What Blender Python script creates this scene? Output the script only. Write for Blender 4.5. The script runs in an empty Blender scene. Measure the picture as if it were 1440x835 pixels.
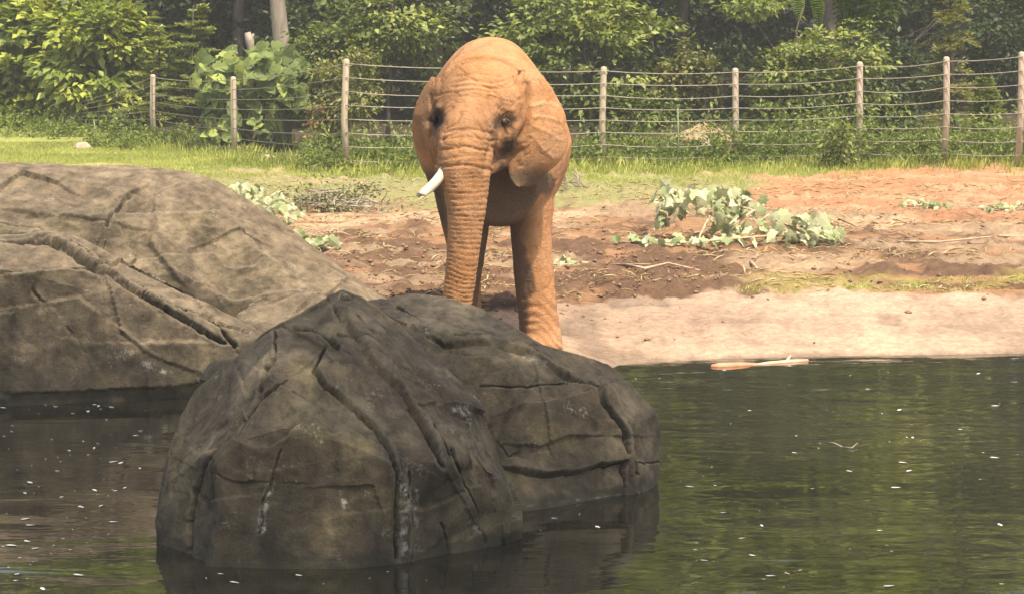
import bpy, bmesh, math, random
import numpy as np
from mathutils import Vector

random.seed(7)
RNG = np.random.default_rng(11)
SC = bpy.context.scene
COL = SC.collection
R = math.radians

# ------------------------------------------------------------------ camera
FPX, CAMZ, PITCH = 2940.0, 3.5, R(7.72)
cam_d = bpy.data.cameras.new('camera')
cam = bpy.data.objects.new('camera', cam_d)
COL.objects.link(cam)
cam.location = (0, 0, CAMZ)
cam.rotation_euler = (math.pi / 2 - PITCH, 0, 0)
cam_d.sensor_width = 36.0
cam_d.lens = 36.0 * FPX / 1440.0
cam_d.clip_start = 0.1
cam_d.clip_end = 600
SC.camera = cam
SC.render.resolution_x, SC.render.resolution_y = 1024, 593

# ------------------------------------------------------------------ sky, sun, exposure
SUN_EL, SUN_AZ = R(66), R(34)          # azimuth: from behind the camera towards the right
world = bpy.data.worlds.new('World')
SC.world = world
world.use_nodes = True
wn = world.node_tree.nodes
sky = wn.new('ShaderNodeTexSky')
sky.sky_type = 'NISHITA'
sky.sun_disc = False
sky.sun_elevation = SUN_EL
sky.sun_rotation = math.pi - SUN_AZ
sky.air_density = 1.3
sky.dust_density = 4.5
sky.ozone_density = 0.7
world.node_tree.links.new(sky.outputs[0], wn['Background'].inputs[0])
wn['Background'].inputs[1].default_value = 0.13
sun_d = bpy.data.lights.new('sun', 'SUN')
sun_d.energy = 3.7
sun_d.angle = R(1.5)
sun_d.color = (1.0, 0.90, 0.72)
sun = bpy.data.objects.new('sun', sun_d)
COL.objects.link(sun)
to_sun = Vector((math.sin(SUN_AZ) * math.cos(SUN_EL), -math.cos(SUN_AZ) * math.cos(SUN_EL), math.sin(SUN_EL)))
sun.rotation_euler = to_sun.to_track_quat('Z', 'Y').to_euler()
SC.view_settings.view_transform = 'Standard'
SC.view_settings.look = 'None'
SC.view_settings.exposure = 0.98
SC.view_settings.gamma = 1.0
SC.view_settings.use_curve_mapping = False

# ------------------------------------------------------------------ measuring helpers
CP, SP = math.cos(PITCH), math.sin(PITCH)


def P(px, py, Y):
    """world point at depth Y seen at a photograph pixel (1440 wide)"""
    u = (px - 720) / FPX
    v = (417.5 - py) / FPX
    dy, dz = CP + v * SP, -SP + v * CP
    t = Y / dy
    return np.array([u * t, Y, CAMZ + dz * t])


def G(px, py, z=0.0):
    u = (px - 720) / FPX
    v = (417.5 - py) / FPX
    dy, dz = CP + v * SP, -SP + v * CP
    t = (z - CAMZ) / dz
    return np.array([u * t, dy * t, z])


def PIX(V):
    """world points -> photograph pixel"""
    V = np.asarray(V)
    z = V[..., 2] - CAMZ
    dep = V[..., 1] * CP - z * SP
    up = V[..., 1] * SP + z * CP
    return 720 + FPX * V[..., 0] / dep, 417.5 - FPX * up / dep


# ------------------------------------------------------------------ noise
def _h(ix, iy, iz, s):
    n = (ix.astype(np.int64) * 374761393 + iy.astype(np.int64) * 668265263 + iz.astype(np.int64) * 2147483647 + s * 144269504) & 0xffffffff
    n = ((n ^ (n >> 13)) * 1274126177) & 0xffffffff
    n = ((n ^ (n >> 16)) * 2246822519) & 0xffffffff
    return ((n ^ (n >> 15)) & 0xffff) / 65535.0


def noise(V, s=0):
    V = np.asarray(V, float)
    i = np.floor(V)
    f = V - i
    f = f * f * f * (f * (f * 6 - 15) + 10)
    i = i.astype(np.int64)
    x, y, z = i[:, 0], i[:, 1], i[:, 2]
    o = 0
    for dx in (0, 1):
        wx = f[:, 0] if dx else 1 - f[:, 0]
        for dy in (0, 1):
            wy = f[:, 1] if dy else 1 - f[:, 1]
            for dz in (0, 1):
                wz = f[:, 2] if dz else 1 - f[:, 2]
                o = o + wx * wy * wz * _h(x + dx, y + dy, z + dz, s)
    return o * 2 - 1


def fbm(V, oct=4, s=0, gain=0.5):
    V = np.asarray(V, float)
    o, a = 0, 1.0
    for k in range(oct):
        o = o + a * noise(V * (2.03 ** k) + 17.3 * k, s + k)
        a *= gain
    return o


def sstep(a, b, x):
    t = np.clip((x - a) / (b - a), 0, 1)
    return t * t * (3 - 2 * t)


# ------------------------------------------------------------------ mesh helpers
def tag(o, label=None, cat=None, group=None, kind=None):
    if label: o['label'] = label
    if cat: o['category'] = cat
    if group: o['group'] = group
    if kind: o['kind'] = kind
    return o


def link(name, data, parent=None):
    o = bpy.data.objects.new(name, data)
    COL.objects.link(o)
    if parent is not None:
        o.parent = parent
    return o


def empty(name, loc=(0, 0, 0)):
    o = bpy.data.objects.new(name, None)
    o.empty_display_size = 0.2
    COL.objects.link(o)
    o.location = [float(c) for c in loc]
    return o


def make_mesh(name, V, F, mat=None, smooth=True):
    me = bpy.data.meshes.new(name)
    V = np.asarray(V, np.float32)
    if isinstance(F, np.ndarray):
        n, k = F.shape
        me.vertices.add(len(V))
        me.vertices.foreach_set('co', V.ravel())
        me.loops.add(n * k)
        me.loops.foreach_set('vertex_index', F.astype(np.int32).ravel())
        me.polygons.add(n)
        me.polygons.foreach_set('loop_start', np.arange(0, n * k, k, dtype=np.int32))
        me.update(calc_edges=True)
    else:
        me.from_pydata([tuple(map(float, v)) for v in V], [], F)
    me.validate()
    if smooth:
        me.polygons.foreach_set('use_smooth', np.ones(len(me.polygons), bool))
    if mat:
        me.materials.append(mat)
    me.update()
    return me


def attr(me, name, arr):
    a = me.attributes.new(name, 'FLOAT', 'POINT')
    a.data.foreach_set('value', np.asarray(arr, np.float32))


def attr_col(me, name, arr):
    a = me.attributes.new(name, 'FLOAT_COLOR', 'POINT')
    arr = np.asarray(arr, np.float32)
    a.data.foreach_set('color', np.c_[arr, np.ones(len(arr), np.float32)].ravel())


class MB:
    """collects tubes and other pieces into one mesh"""
    def __init__(self):
        self.V, self.F = [], []

    def add(self, V, F):
        o = len(self.V)
        self.V += [tuple(v) for v in V]
        self.F += [tuple(i + o for i in f) for f in F]

    def tube(self, pts, rad, n=7, ell=None):
        pts = [np.asarray(p, float) for p in pts]
        V, F = [], []
        m = len(pts)
        for i, p in enumerate(pts):
            t = pts[min(i + 1, m - 1)] - pts[max(i - 1, 0)]
            t = t / (np.linalg.norm(t) + 1e-9)
            ref = np.array([1.0, 0, 0]) if abs(t[0]) < 0.85 else np.array([0, 0, 1.0])
            a = ref - t * ref.dot(t)
            a /= np.linalg.norm(a)
            b = np.cross(t, a)
            r = rad[i] if hasattr(rad, '__len__') else rad
            ra, rb = (r if hasattr(r, '__len__') else (r, r))
            for k in range(n):
                th = 2 * math.pi * k / n
                V.append(p + a * ra * math.cos(th) + b * rb * math.sin(th))
        for i in range(m - 1):
            for k in range(n):
                k2 = (k + 1) % n
                F.append((i * n + k, i * n + k2, (i + 1) * n + k2, (i + 1) * n + k))
        F.append(tuple(range(n - 1, -1, -1)))
        F.append(tuple((m - 1) * n + k for k in range(n)))
        self.add(V, F)

    def ball(self, c, r, nu=20, nv=12):
        V, F = [], []
        c = np.asarray(c, float)
        r = np.asarray(r, float) * np.ones(3)
        for j in range(1, nv):
            ph = math.pi * j / nv
            for i in range(nu):
                th = 2 * math.pi * i / nu
                V.append(c + r * np.array([math.sin(ph) * math.cos(th), math.sin(ph) * math.sin(th), math.cos(ph)]))
        top, bot = len(V), len(V) + 1
        V += [c + r * np.array([0, 0, 1]), c - r * np.array([0, 0, 1])]
        for j in range(nv - 2):
            for i in range(nu):
                i2 = (i + 1) % nu
                F.append((j * nu + i, (j + 1) * nu + i, (j + 1) * nu + i2, j * nu + i2))
        for i in range(nu):
            i2 = (i + 1) % nu
            F.append((top, i, i2))
            F.append((bot, (nv - 2) * nu + i2, (nv - 2) * nu + i))
        self.add(V, F)

    def build(self, name, mat, parent=None, smooth=True):
        return link(name, make_mesh(name, self.V, self.F, mat, smooth), parent)


def remesh(me, voxel, smooth_it=2, smooth_f=0.5):
    o = link('temporary_union', me)
    md = o.modifiers.new('r', 'REMESH')
    md.mode = 'VOXEL'
    md.voxel_size = voxel
    md.use_smooth_shade = True
    if smooth_it:
        s = o.modifiers.new('s', 'SMOOTH')
        s.factor = smooth_f
        s.iterations = smooth_it
    dg = bpy.context.evaluated_depsgraph_get()
    dg.update()
    ev = o.evaluated_get(dg)
    m2 = bpy.data.meshes.new_from_object(ev, depsgraph=dg)
    bpy.data.objects.remove(o)
    return m2


def vnorm(me):
    V = np.empty(len(me.vertices) * 3, np.float32)
    me.vertices.foreach_get('co', V)
    N = np.empty(len(me.vertices) * 3, np.float32)
    me.vertices.foreach_get('normal', N)
    return V.reshape(-1, 3).astype(float), N.reshape(-1, 3).astype(float)


def set_co(me, V):
    me.vertices.foreach_set('co', np.asarray(V, np.float32).ravel())
    me.update()


def poly_dist(px, py, line):
    """distance in pixels to a polyline, and the signed side (positive = below/right of it)"""
    best = np.full(px.shape, 1e9)
    side = np.zeros(px.shape)
    for (x0, y0), (x1, y1) in zip(line[:-1], line[1:]):
        dx, dy = x1 - x0, y1 - y0
        L2 = dx * dx + dy * dy + 1e-9
        t = np.clip(((px - x0) * dx + (py - y0) * dy) / L2, 0, 1)
        ex, ey = px - (x0 + t * dx), py - (y0 + t * dy)
        d = np.sqrt(ex * ex + ey * ey)
        m = d < best
        best = np.where(m, d, best)
        side = np.where(m, np.sign(dx * ey - dy * ex), side)
    return best, side


# ------------------------------------------------------------------ materials
def mat_new(name):
    m = bpy.data.materials.new(name)
    m.use_nodes = True
    nt = m.node_tree
    b = nt.nodes['Principled BSDF']
    return m, nt, b


def N_(nt, t, **kw):
    n = nt.nodes.new(t)
    for k, v in kw.items():
        if k.startswith('i_'):
            key = k[2:]
            n.inputs[int(key) if key.isdigit() else key].default_value = v
        else:
            setattr(n, k, v)
    return n


def L_(nt, a, b):
    nt.links.new(a, b)


def ramp(nt, src, stops, interp='LINEAR'):
    r = nt.nodes.new('ShaderNodeValToRGB')
    r.color_ramp.interpolation = interp
    e = r.color_ramp.elements
    while len(e) < len(stops):
        e.new(0.5)
    for k, (p, c) in enumerate(stops):
        e[k].position = p
        e[k].color = (*c, 1) if len(c) == 3 else c
    L_(nt, src, r.inputs[0])
    return r.outputs[0]


def mix(nt, fac, a, b, mode='MIX'):
    n = nt.nodes.new('ShaderNodeMix')
    n.data_type = 'RGBA'
    n.blend_type = mode
    for s, v in ((n.inputs[0], fac), (n.inputs[6], a), (n.inputs[7], b)):
        if isinstance(v, (int, float)):
            s.default_value = v
        elif isinstance(v, tuple):
            s.default_value = (*v, 1)
        else:
            L_(nt, v, s)
    return n.outputs[2]


def math_(nt, op, a, b=None, c=None):
    n = nt.nodes.new('ShaderNodeMath')
    n.operation = op
    for s, v in zip(n.inputs, (a, b, c)):
        if v is None:
            continue
        if isinstance(v, (int, float)):
            s.default_value = v
        else:
            L_(nt, v, s)
    return n.outputs[0]


def objcoord(nt, scale=(1, 1, 1)):
    tc = nt.nodes.new('ShaderNodeTexCoord')
    mp = nt.nodes.new('ShaderNodeMapping')
    mp.inputs['Scale'].default_value = scale
    L_(nt, tc.outputs['Object'], mp.inputs[0])
    return mp.outputs[0]


def noise_(nt, vec, scale, detail=4, rough=0.55, dist=0.0):
    n = nt.nodes.new('ShaderNodeTexNoise')
    n.inputs['Scale'].default_value = scale
    n.inputs['Detail'].default_value = detail
    n.inputs['Roughness'].default_value = rough
    n.inputs['Distortion'].default_value = dist
    L_(nt, vec, n.inputs['Vector'])
    return n.outputs[0]


def bump(nt, b, h, strength, dist):
    n = nt.nodes.new('ShaderNodeBump')
    n.inputs['Strength'].default_value = strength
    n.inputs['Distance'].default_value = dist
    L_(nt, h, n.inputs['Height'])
    L_(nt, n.outputs[0], b.inputs['Normal'])


def leaf_mat(name, dark, mid, light, trans=0.35, rough=0.5):
    m, nt, b = mat_new(name)
    a = N_(nt, 'ShaderNodeAttribute', attribute_name='var')
    c = ramp(nt, a.outputs['Fac'], [(0.0, dark), (0.5, mid), (1.0, light)])
    L_(nt, c, b.inputs['Base Color'])
    b.inputs['Roughness'].default_value = rough
    b.inputs['Specular IOR Level'].default_value = 0.35
    tr = nt.nodes.new('ShaderNodeBsdfTranslucent')
    L_(nt, mix(nt, 1.0, c, (1.0, 1.05, 0.45), 'MULTIPLY'), tr.inputs[0])
    ms = nt.nodes.new('ShaderNodeMixShader')
    ms.inputs[0].default_value = trans
    L_(nt, b.outputs[0], ms.inputs[1])
    L_(nt, tr.outputs[0], ms.inputs[2])
    L_(nt, ms.outputs[0], nt.nodes['Material Output'].inputs[0])
    return m


def leaf_obj_mat(name, dark, mid, light, vein):
    """material of leaves that are objects of their own: colour by object"""
    m, nt, b = mat_new(name)
    oi = nt.nodes.new('ShaderNodeObjectInfo')
    c = ramp(nt, oi.outputs['Random'], [(0.0, dark), (0.5, mid), (1.0, light)])
    n = noise_(nt, objcoord(nt), 9.0, 3)
    c = mix(nt, ramp(nt, n, [(0.35, (0, 0, 0)), (0.75, (0.45,) * 3)]), c, vein)
    L_(nt, c, b.inputs['Base Color'])
    b.inputs['Roughness'].default_value = 0.7
    b.inputs['Specular IOR Level'].default_value = 0.15
    tr = nt.nodes.new('ShaderNodeBsdfTranslucent')
    L_(nt, c, tr.inputs[0])
    ms = nt.nodes.new('ShaderNodeMixShader')
    ms.inputs[0].default_value = 0.28
    L_(nt, b.outputs[0], ms.inputs[1])
    L_(nt, tr.outputs[0], ms.inputs[2])
    L_(nt, ms.outputs[0], nt.nodes['Material Output'].inputs[0])
    return m


def simple_mat(name, c1, c2, scale=6, rough=0.85, stretch=(1, 1, 1), bstr=0.4, bdist=0.02):
    m, nt, b = mat_new(name)
    v = objcoord(nt, stretch)
    n = noise_(nt, v, scale, 5, 0.6)
    L_(nt, ramp(nt, n, [(0.3, c1), (0.7, c2)]), b.inputs['Base Color'])
    b.inputs['Roughness'].default_value = rough
    b.inputs['Specular IOR Level'].default_value = 0.25
    if bstr:
        bump(nt, b, noise_(nt, v, scale * 3, 4), bstr, bdist)
    return m


M_bark = simple_mat('bark', (0.06, 0.048, 0.035), (0.15, 0.125, 0.095), 5, 0.9, (3, 3, 0.6), 0.8, 0.03)
M_palebark = simple_mat('pale_bark', (0.16, 0.13, 0.10), (0.36, 0.30, 0.23), 3, 0.9, (2, 2, 0.7), 0.6, 0.02)
M_post = simple_mat('post_wood', (0.36, 0.285, 0.20), (0.54, 0.44, 0.33), 6, 0.85, (3, 3, 0.4), 0.4, 0.01)
M_wire = simple_mat('fence_wire', (0.22, 0.19, 0.15), (0.38, 0.34, 0.27), 9, 0.6, (1, 1, 1), 0, 0)
M_stick = simple_mat('dead_wood', (0.32, 0.22, 0.13), (0.55, 0.42, 0.29), 7, 0.85, (1, 1, 1), 0.4, 0.01)
M_greystick = simple_mat('weathered_twig', (0.25, 0.21, 0.16), (0.46, 0.40, 0.32), 7, 0.85, (1, 1, 1), 0.4, 0.01)
M_greenstem = simple_mat('green_stem', (0.12, 0.15, 0.05), (0.2, 0.2, 0.08), 7, 0.7, (1, 1, 1), 0, 0)
M_peeled = simple_mat('peeled_log', (0.52, 0.27, 0.16), (0.68, 0.48, 0.34), 5, 0.7, (1, 3, 3), 0.4, 0.01)
M_stake = simple_mat('stake_paint', (0.14, 0.18, 0.09), (0.22, 0.25, 0.13), 9, 0.6, (1, 1, 1), 0, 0)
M_stone = simple_mat('pale_stone', (0.34, 0.25, 0.18), (0.52, 0.41, 0.32), 4, 0.9, (1, 1, 1), 0.6, 0.03)
M_tanstone = simple_mat('tan_stone', (0.24, 0.16, 0.09), (0.38, 0.27, 0.15), 4, 0.9, (1, 1, 1), 0.6, 0.03)
M_scrap = simple_mat('pale_scrap', (0.62, 0.57, 0.5), (0.75, 0.71, 0.64), 9, 0.6, (1, 1, 1), 0, 0)
M_deadleaf = simple_mat('rusty_leaf', (0.26, 0.12, 0.05), (0.36, 0.19, 0.08), 9, 0.8, (1, 1, 1), 0, 0)
M_straw = leaf_mat('straw', (0.30, 0.20, 0.10), (0.44, 0.33, 0.19), (0.58, 0.48, 0.30), 0.1)

M_leaf_bright = leaf_mat('leaf_bright', (0.075, 0.105, 0.022), (0.20, 0.25, 0.042), (0.44, 0.47, 0.09))
M_leaf_mid = leaf_mat('leaf_mid', (0.060, 0.080, 0.022), (0.155, 0.190, 0.044), (0.34, 0.37, 0.095))
M_leaf_olive = leaf_mat('leaf_olive', (0.085, 0.092, 0.03), (0.17, 0.175, 0.055), (0.30, 0.29, 0.10))
M_leaf_conifer = leaf_mat('leaf_conifer', (0.085, 0.110, 0.030), (0.20, 0.235, 0.06), (0.37, 0.40, 0.11), 0.3)
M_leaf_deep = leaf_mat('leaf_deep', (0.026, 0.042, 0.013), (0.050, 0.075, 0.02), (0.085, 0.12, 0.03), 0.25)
M_leaf_frond = leaf_mat('leaf_frond', (0.06, 0.09, 0.02), (0.13, 0.19, 0.035), (0.34, 0.44, 0.075), 0.45)
M_weed = leaf_mat('leaf_weed', (0.10, 0.13, 0.025), (0.17, 0.22, 0.045), (0.28, 0.32, 0.08), 0.35)
M_grass = leaf_mat('grass_blade', (0.27, 0.30, 0.065), (0.44, 0.47, 0.11), (0.60, 0.59, 0.19), 0.35)
M_dryleaf = leaf_mat('wilting_leaf', (0.12, 0.12, 0.06), (0.22, 0.21, 0.11), (0.36, 0.33, 0.2), 0.25)
M_bigleaf = leaf_obj_mat('big_leaf', (0.075, 0.110, 0.032), (0.165, 0.215, 0.065), (0.40, 0.45, 0.11), (0.25, 0.29, 0.11))
M_cutleaf = leaf_obj_mat('cut_leaf', (0.17, 0.22, 0.07), (0.40, 0.42, 0.22), (0.62, 0.61, 0.40), (0.55, 0.55, 0.34))

# ------------------------------------------------------------------ ground
SHX = np.array([-40, -12, -5, -3.2, -1.6, -0.4, 0.5] + [G(px, py)[0] for px, py in ((870, 513), (930, 509), (1000, 505), (1200, 500), (1440, 497))] + [9, 40])
SHY = np.array([23, 21.5, 20.6, 19.6, 18.4, 18.5, 19.3] + [G(px, py)[1] for px, py in ((870, 513), (930, 509), (1000, 505), (1200, 500), (1440, 497))] + [22.3, 25])


def shore(X):
    return np.interp(X, SHX, SHY)


def base_height(X, Y):
    d = Y - shore(X)
    z = np.interp(d, [-8, -2, -0.25, 0.0, 0.25, 0.8, 2.0, 4.0, 12], [-1.2, -0.7, -0.12, 0.0, 0.06, 0.12, 0.20, 0.27, 0.30])
    z = z + 0.22 * sstep(3.5, 10.5, X) * sstep(34, 46, Y)            # the ground rises towards the right end of the fence
    z = z + 1.6 * sstep(50, 85, Y)
    return z


def zgrid(a, b, fine_a, fine_b, fs, cs):
    left = np.arange(fine_a, a - cs, -cs)[::-1] if a < fine_a else np.array([fine_a])
    mid = np.arange(fine_a, fine_b, fs)
    right = np.arange(fine_b, b + cs, cs)
    return np.unique(np.r_[left, mid, right])


gx = zgrid(-60, 60, -7.5, 9.5, 0.055, 1.2)
gy = np.r_[np.arange(14, 20, 0.5), np.arange(20, 33, 0.07), np.arange(33, 50, 0.14), np.arange(50, 130, 2.0)]
XX, YY = np.meshgrid(gx, gy)
X, Y = XX.ravel(), YY.ravel()
Z0 = base_height(X, Y)
V3 = np.c_[X, Y, Z0]
PXg, PYg = PIX(V3)
n1 = fbm(np.c_[X * 0.55, Y * 0.55, X * 0], 4, 3)
n2 = fbm(np.c_[X * 2.1, Y * 1.2, X * 0], 4, 9)
n3 = fbm(np.c_[X * 7, Y * 5, X * 0], 3, 19)
streak = fbm(np.c_[X * 0.35, Y * 2.2, X * 0], 4, 29)
jit = n1 * 9 + n2 * 6
py_ = PYg + jit * np.clip(1.25 - (PYg - 220) / 800, 0.4, 1.2)
px_ = PXg + n2 * 25 + n1 * 30
# masks of what the ground is made of
apron_top = np.interp(PXg, [400, 640, 780, 900, 1050, 1440], [470, 450, 428, 419, 411, 413])
m_sand = sstep(-3, 3, PYg + n2 * 3 + n3 * 2 - apron_top)
m_strip = sstep(1010, 1090, px_) * sstep(378, 389, py_ - np.interp(PXg, [1000, 1440], [14, 0])) * (1 - m_sand)
m_green = 1 - sstep(np.interp(PXg, [0, 500, 1050, 1200, 1440], [246, 246, 246, 242, 232]) - 8, np.interp(PXg, [0, 500, 1050, 1200, 1440], [246, 246, 246, 242, 232]) + 8, py_)
m_dry = (1 - sstep(283, 303, py_)) * (1 - sstep(1030, 1110, px_ + (py_ - 270) * 1.5))
m_clay = sstep(1010, 1120, px_ - (py_ - 290) * 1.2) * (1 - sstep(286, 318, py_))
m_mud = sstep(-0.12, 0.25, streak * 0.8 + n2 * 0.5 + 0.55 * (sstep(335, 352, py_) * (1 - sstep(960, 1120, px_))) + 0.12)
m_mud = m_mud * (1 - m_sand)
m_pale = sstep(0.15, 0.6, n1 * 0.6 + streak * 0.7 + 0.75 * np.exp(-((py_ - 316) / 15.0) ** 2))
c_soil = np.array([0.37, 0.205, 0.105])
c_mud = np.array([0.16, 0.092, 0.055])
c_pale = np.array([0.58, 0.41, 0.25])
c_sand = np.array([0.52, 0.365, 0.255])
c_clay = np.array([0.48, 0.235, 0.118])
c_dry = np.array([0.33, 0.315, 0.13])
c_green = np.array([0.33, 0.345, 0.095])


def mx(a, b, m):
    return a * (1 - m[:, None]) + b * m[:, None]


C = np.tile(c_soil, (len(X), 1))
C = mx(C, c_mud, m_mud * 0.92)
C = mx(C, c_pale, m_pale * (1 - m_mud * 0.35) * 0.8)
C = mx(C, mx(np.tile(c_clay, (len(X), 1)), c_pale, sstep(0.2, 0.7, streak + n1 * 0.4) * 0.6), m_clay)
C = mx(C, mx(np.tile(c_dry, (len(X), 1)), c_pale * np.array([0.8, 0.85, 0.7]), sstep(0.1, 0.8, n1 + n2 * 0.5) * 0.6), m_dry * 0.9)
C = mx(C, c_green * (1 + 0.25 * n2[:, None]), m_green)
C = mx(C, c_green * np.array([1.1, 0.85, 0.9]), m_strip * sstep(-0.35, 0.25, n2 + n1 * 0.5) * 0.75)
sandc = c_sand * (1 + 0.16 * streak + 0.12 * n1 + 0.10 * n2 - 0.30 * sstep(0.35, 0.8, noise(np.c_[X * 2.4, Y * 1.1, X * 0], 31)))[:, None]
C = mx(C, sandc, m_sand)
litter = sstep(0.9, 2.2, Y - np.interp(PXg, [-60, 103, 215, 328, 487, 668, 849, 1034, 1209, 1331, 1437, 1560], [62.5, 55.5, 51.5, 46.8, 42.2, 43.0, 43.6, 43.8, 43.0, 42.3, 41.6, 41.0]) + 0.6 * n1)
C = mx(C, np.array([0.075, 0.058, 0.036]), litter)
wet = 1 - sstep(0.0, 0.16, Y - shore(X) + n2 * 0.08)
C = mx(C, np.array([0.30, 0.22, 0.15]), wet * 0.85)
C = np.clip(C * (1 + 0.16 * n3 - 0.25 * sstep(0.5, 0.9, n3 + 0.4 * streak))[:, None], 0.01, 0.9)
fine = (np.abs(X) < 11) * sstep(-0.1, 0.8, Y - shore(X)) * (Y < 50)
clod = np.abs(fbm(np.c_[X * 3.6, Y * 2.6, X * 0], 4, 41, 0.65)) - 0.25
Zg = Z0 + fine * (m_mud * (1 - m_green) * (0.055 * clod + 0.034 * n3) + 0.018 * n2 * (1 - m_sand) + 0.006 * n3 + m_sand * 0.018 * n2 + m_sand * 0.012 * n3)
print_m = noise(np.c_[X * 3.1, Y * 2.2, X * 0], 77)
Zg -= fine * m_sand * 0.035 * sstep(0.35, 0.8, print_m)


def ground_z(x, y):
    i = int(np.clip(np.searchsorted(gx, x), 1, len(gx) - 1))
    j = int(np.clip(np.searchsorted(gy, y), 1, len(gy) - 1))
    return float(Zg[j * len(gx) + i])


m, nt, b = mat_new('yard_ground')
a = N_(nt, 'ShaderNodeAttribute', attribute_name='soil')
oc = objcoord(nt)
nf = noise_(nt, oc, 14, 6, 0.7)
col = mix(nt, 1.0, a.outputs['Color'], ramp(nt, nf, [(0.25, (0.62, 0.60, 0.58)), (0.55, (1, 1, 1)), (0.8, (1.3, 1.28, 1.22))]), 'MULTIPLY')
n_sp = noise_(nt, oc, 55, 3, 0.6)
col = mix(nt, ramp(nt, n_sp, [(0.60, (0, 0, 0)), (0.72, (0.35,) * 3)]), col, (0.12, 0.08, 0.05))
L_(nt, col, b.inputs['Base Color'])
b.inputs['Roughness'].default_value = 0.93
b.inputs['Specular IOR Level'].default_value = 0.15
bump(nt, b, noise_(nt, oc, 16, 7, 0.75), 0.9, 0.07)
M_ground = m
nxg, nyg = len(gx), len(gy)
ii = (np.arange(nyg - 1)[:, None] * nxg + np.arange(nxg - 1)[None, :]).ravel()
Fg = np.c_[ii, ii + 1, ii + nxg + 1, ii + nxg]
me = make_mesh('ground', np.c_[X, Y, Zg], Fg, M_ground)
attr_col(me, 'soil', C)
tag(link('ground', me), kind='structure')

# ------------------------------------------------------------------ pond water
m, nt, b = mat_new('pond_water')
oc = objcoord(nt, (1, 1, 1))
b.inputs['Base Color'].default_value = (0.040, 0.036, 0.020, 1)
n_c = noise_(nt, oc, 0.5, 3)
L_(nt, ramp(nt, n_c, [(0.3, (0.015, 0.014, 0.009)), (0.7, (0.028, 0.025, 0.017))]), b.inputs['Base Color'])
b.inputs['Roughness'].default_value = 0.03
b.inputs['IOR'].default_value = 2.5
b.inputs['Specular IOR Level'].default_value = 0.5
oc2 = objcoord(nt, (0.7, 2.0, 1))
w1 = noise_(nt, oc2, 1.0, 2, 0.5, 0.6)
w2 = noise_(nt, oc2, 4.6, 2, 0.5, 0.3)
w3 = noise_(nt, objcoord(nt, (0.3, 0.9, 1)), 0.9, 2, 0.5)
hgt = math_(nt, 'ADD', math_(nt, 'MULTIPLY', w1, 1.0), math_(nt, 'MULTIPLY', w2, 0.20))
hgt = math_(nt, 'MULTIPLY', hgt, math_(nt, 'ADD', math_(nt, 'MULTIPLY', w3, 1.2), -0.15))
bump(nt, b, hgt, 1.0, 0.024)
M_water = m
me = make_mesh('pond_water', [(-60, 1, 0), (60, 1, 0), (60, 26, 0), (-60, 26, 0)], [(0, 1, 2, 3)], M_water)
tag(link('pond_water', me), kind='structure')

# ------------------------------------------------------------------ boulders
m, nt, b = mat_new('boulder_stone')
oc = objcoord(nt)
geo = nt.nodes.new('ShaderNodeNewGeometry')
a_h = N_(nt, 'ShaderNodeAttribute', attribute_name='tone')      # 0 dark slate, 1 warm tan
a_s = N_(nt, 'ShaderNodeAttribute', attribute_name='stain')     # white mineral streaks
a_w = N_(nt, 'ShaderNodeAttribute', attribute_name='wet')       # algae band at the waterline
big = noise_(nt, oc, 1.6, 6, 0.62, 0.6)
med = noise_(nt, oc, 7, 6, 0.68, 0.3)
fin = noise_(nt, oc, 46, 6, 0.75)
drip = noise_(nt, objcoord(nt, (6, 6, 0.9)), 1.6, 4, 0.6)
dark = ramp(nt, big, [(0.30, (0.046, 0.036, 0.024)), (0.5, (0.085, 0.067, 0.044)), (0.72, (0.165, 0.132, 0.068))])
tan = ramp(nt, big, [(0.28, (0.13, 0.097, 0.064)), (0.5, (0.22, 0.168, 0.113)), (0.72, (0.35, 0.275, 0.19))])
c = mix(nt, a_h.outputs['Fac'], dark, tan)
c = mix(nt, 1.0, c, ramp(nt, med, [(0.28, (0.46, 0.455, 0.45)), (0.5, (1, 1, 1)), (0.75, (1.5, 1.46, 1.38))]), 'MULTIPLY')
c = mix(nt, 0.8, c, ramp(nt, drip, [(0.3, (0.62, 0.61, 0.6)), (0.55, (1, 1, 1)), (0.8, (1.2, 1.18, 1.1))]), 'MULTIPLY')
c = mix(nt, 0.7, c, ramp(nt, fin, [(0.3, (0.70, 0.70, 0.70)), (0.7, (1.25, 1.24, 1.2))]), 'MULTIPLY')
c = mix(nt, ramp(nt, geo.outputs['Pointiness'], [(0.512, (0, 0, 0)), (0.56, (0.35,) * 3)]), c, (0.26, 0.22, 0.165))
li = noise_(nt, oc, 5.5, 3, 0.5)
c = mix(nt, ramp(nt, math_(nt, 'MULTIPLY', li, fin), [(0.36, (0, 0, 0)), (0.44, (0.55,) * 3)]), c, (0.42, 0.38, 0.29))
c = mix(nt, math_(nt, 'MULTIPLY', a_s.outputs['Fac'], ramp(nt, noise_(nt, oc, 16, 5, 0.7), [(0.47, (0.0,) * 3), (0.60, (0.9,) * 3)])), c, (0.50, 0.46, 0.39))
c = mix(nt, math_(nt, 'MULTIPLY', a_w.outputs['Fac'], ramp(nt, med, [(0.3, (1,) * 3), (0.7, (0.55,) * 3)])), c, (0.040, 0.037, 0.026))
L_(nt, c, b.inputs['Base Color'])
b.inputs['Roughness'].default_value = 0.88
b.inputs['Specular IOR Level'].default_value = 0.2
bump(nt, b, math_(nt, 'ADD', math_(nt, 'MULTIPLY', med, 0.7), math_(nt, 'MULTIPLY', fin, 0.5)), 0.9, 0.035)
M_rock = m


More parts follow.
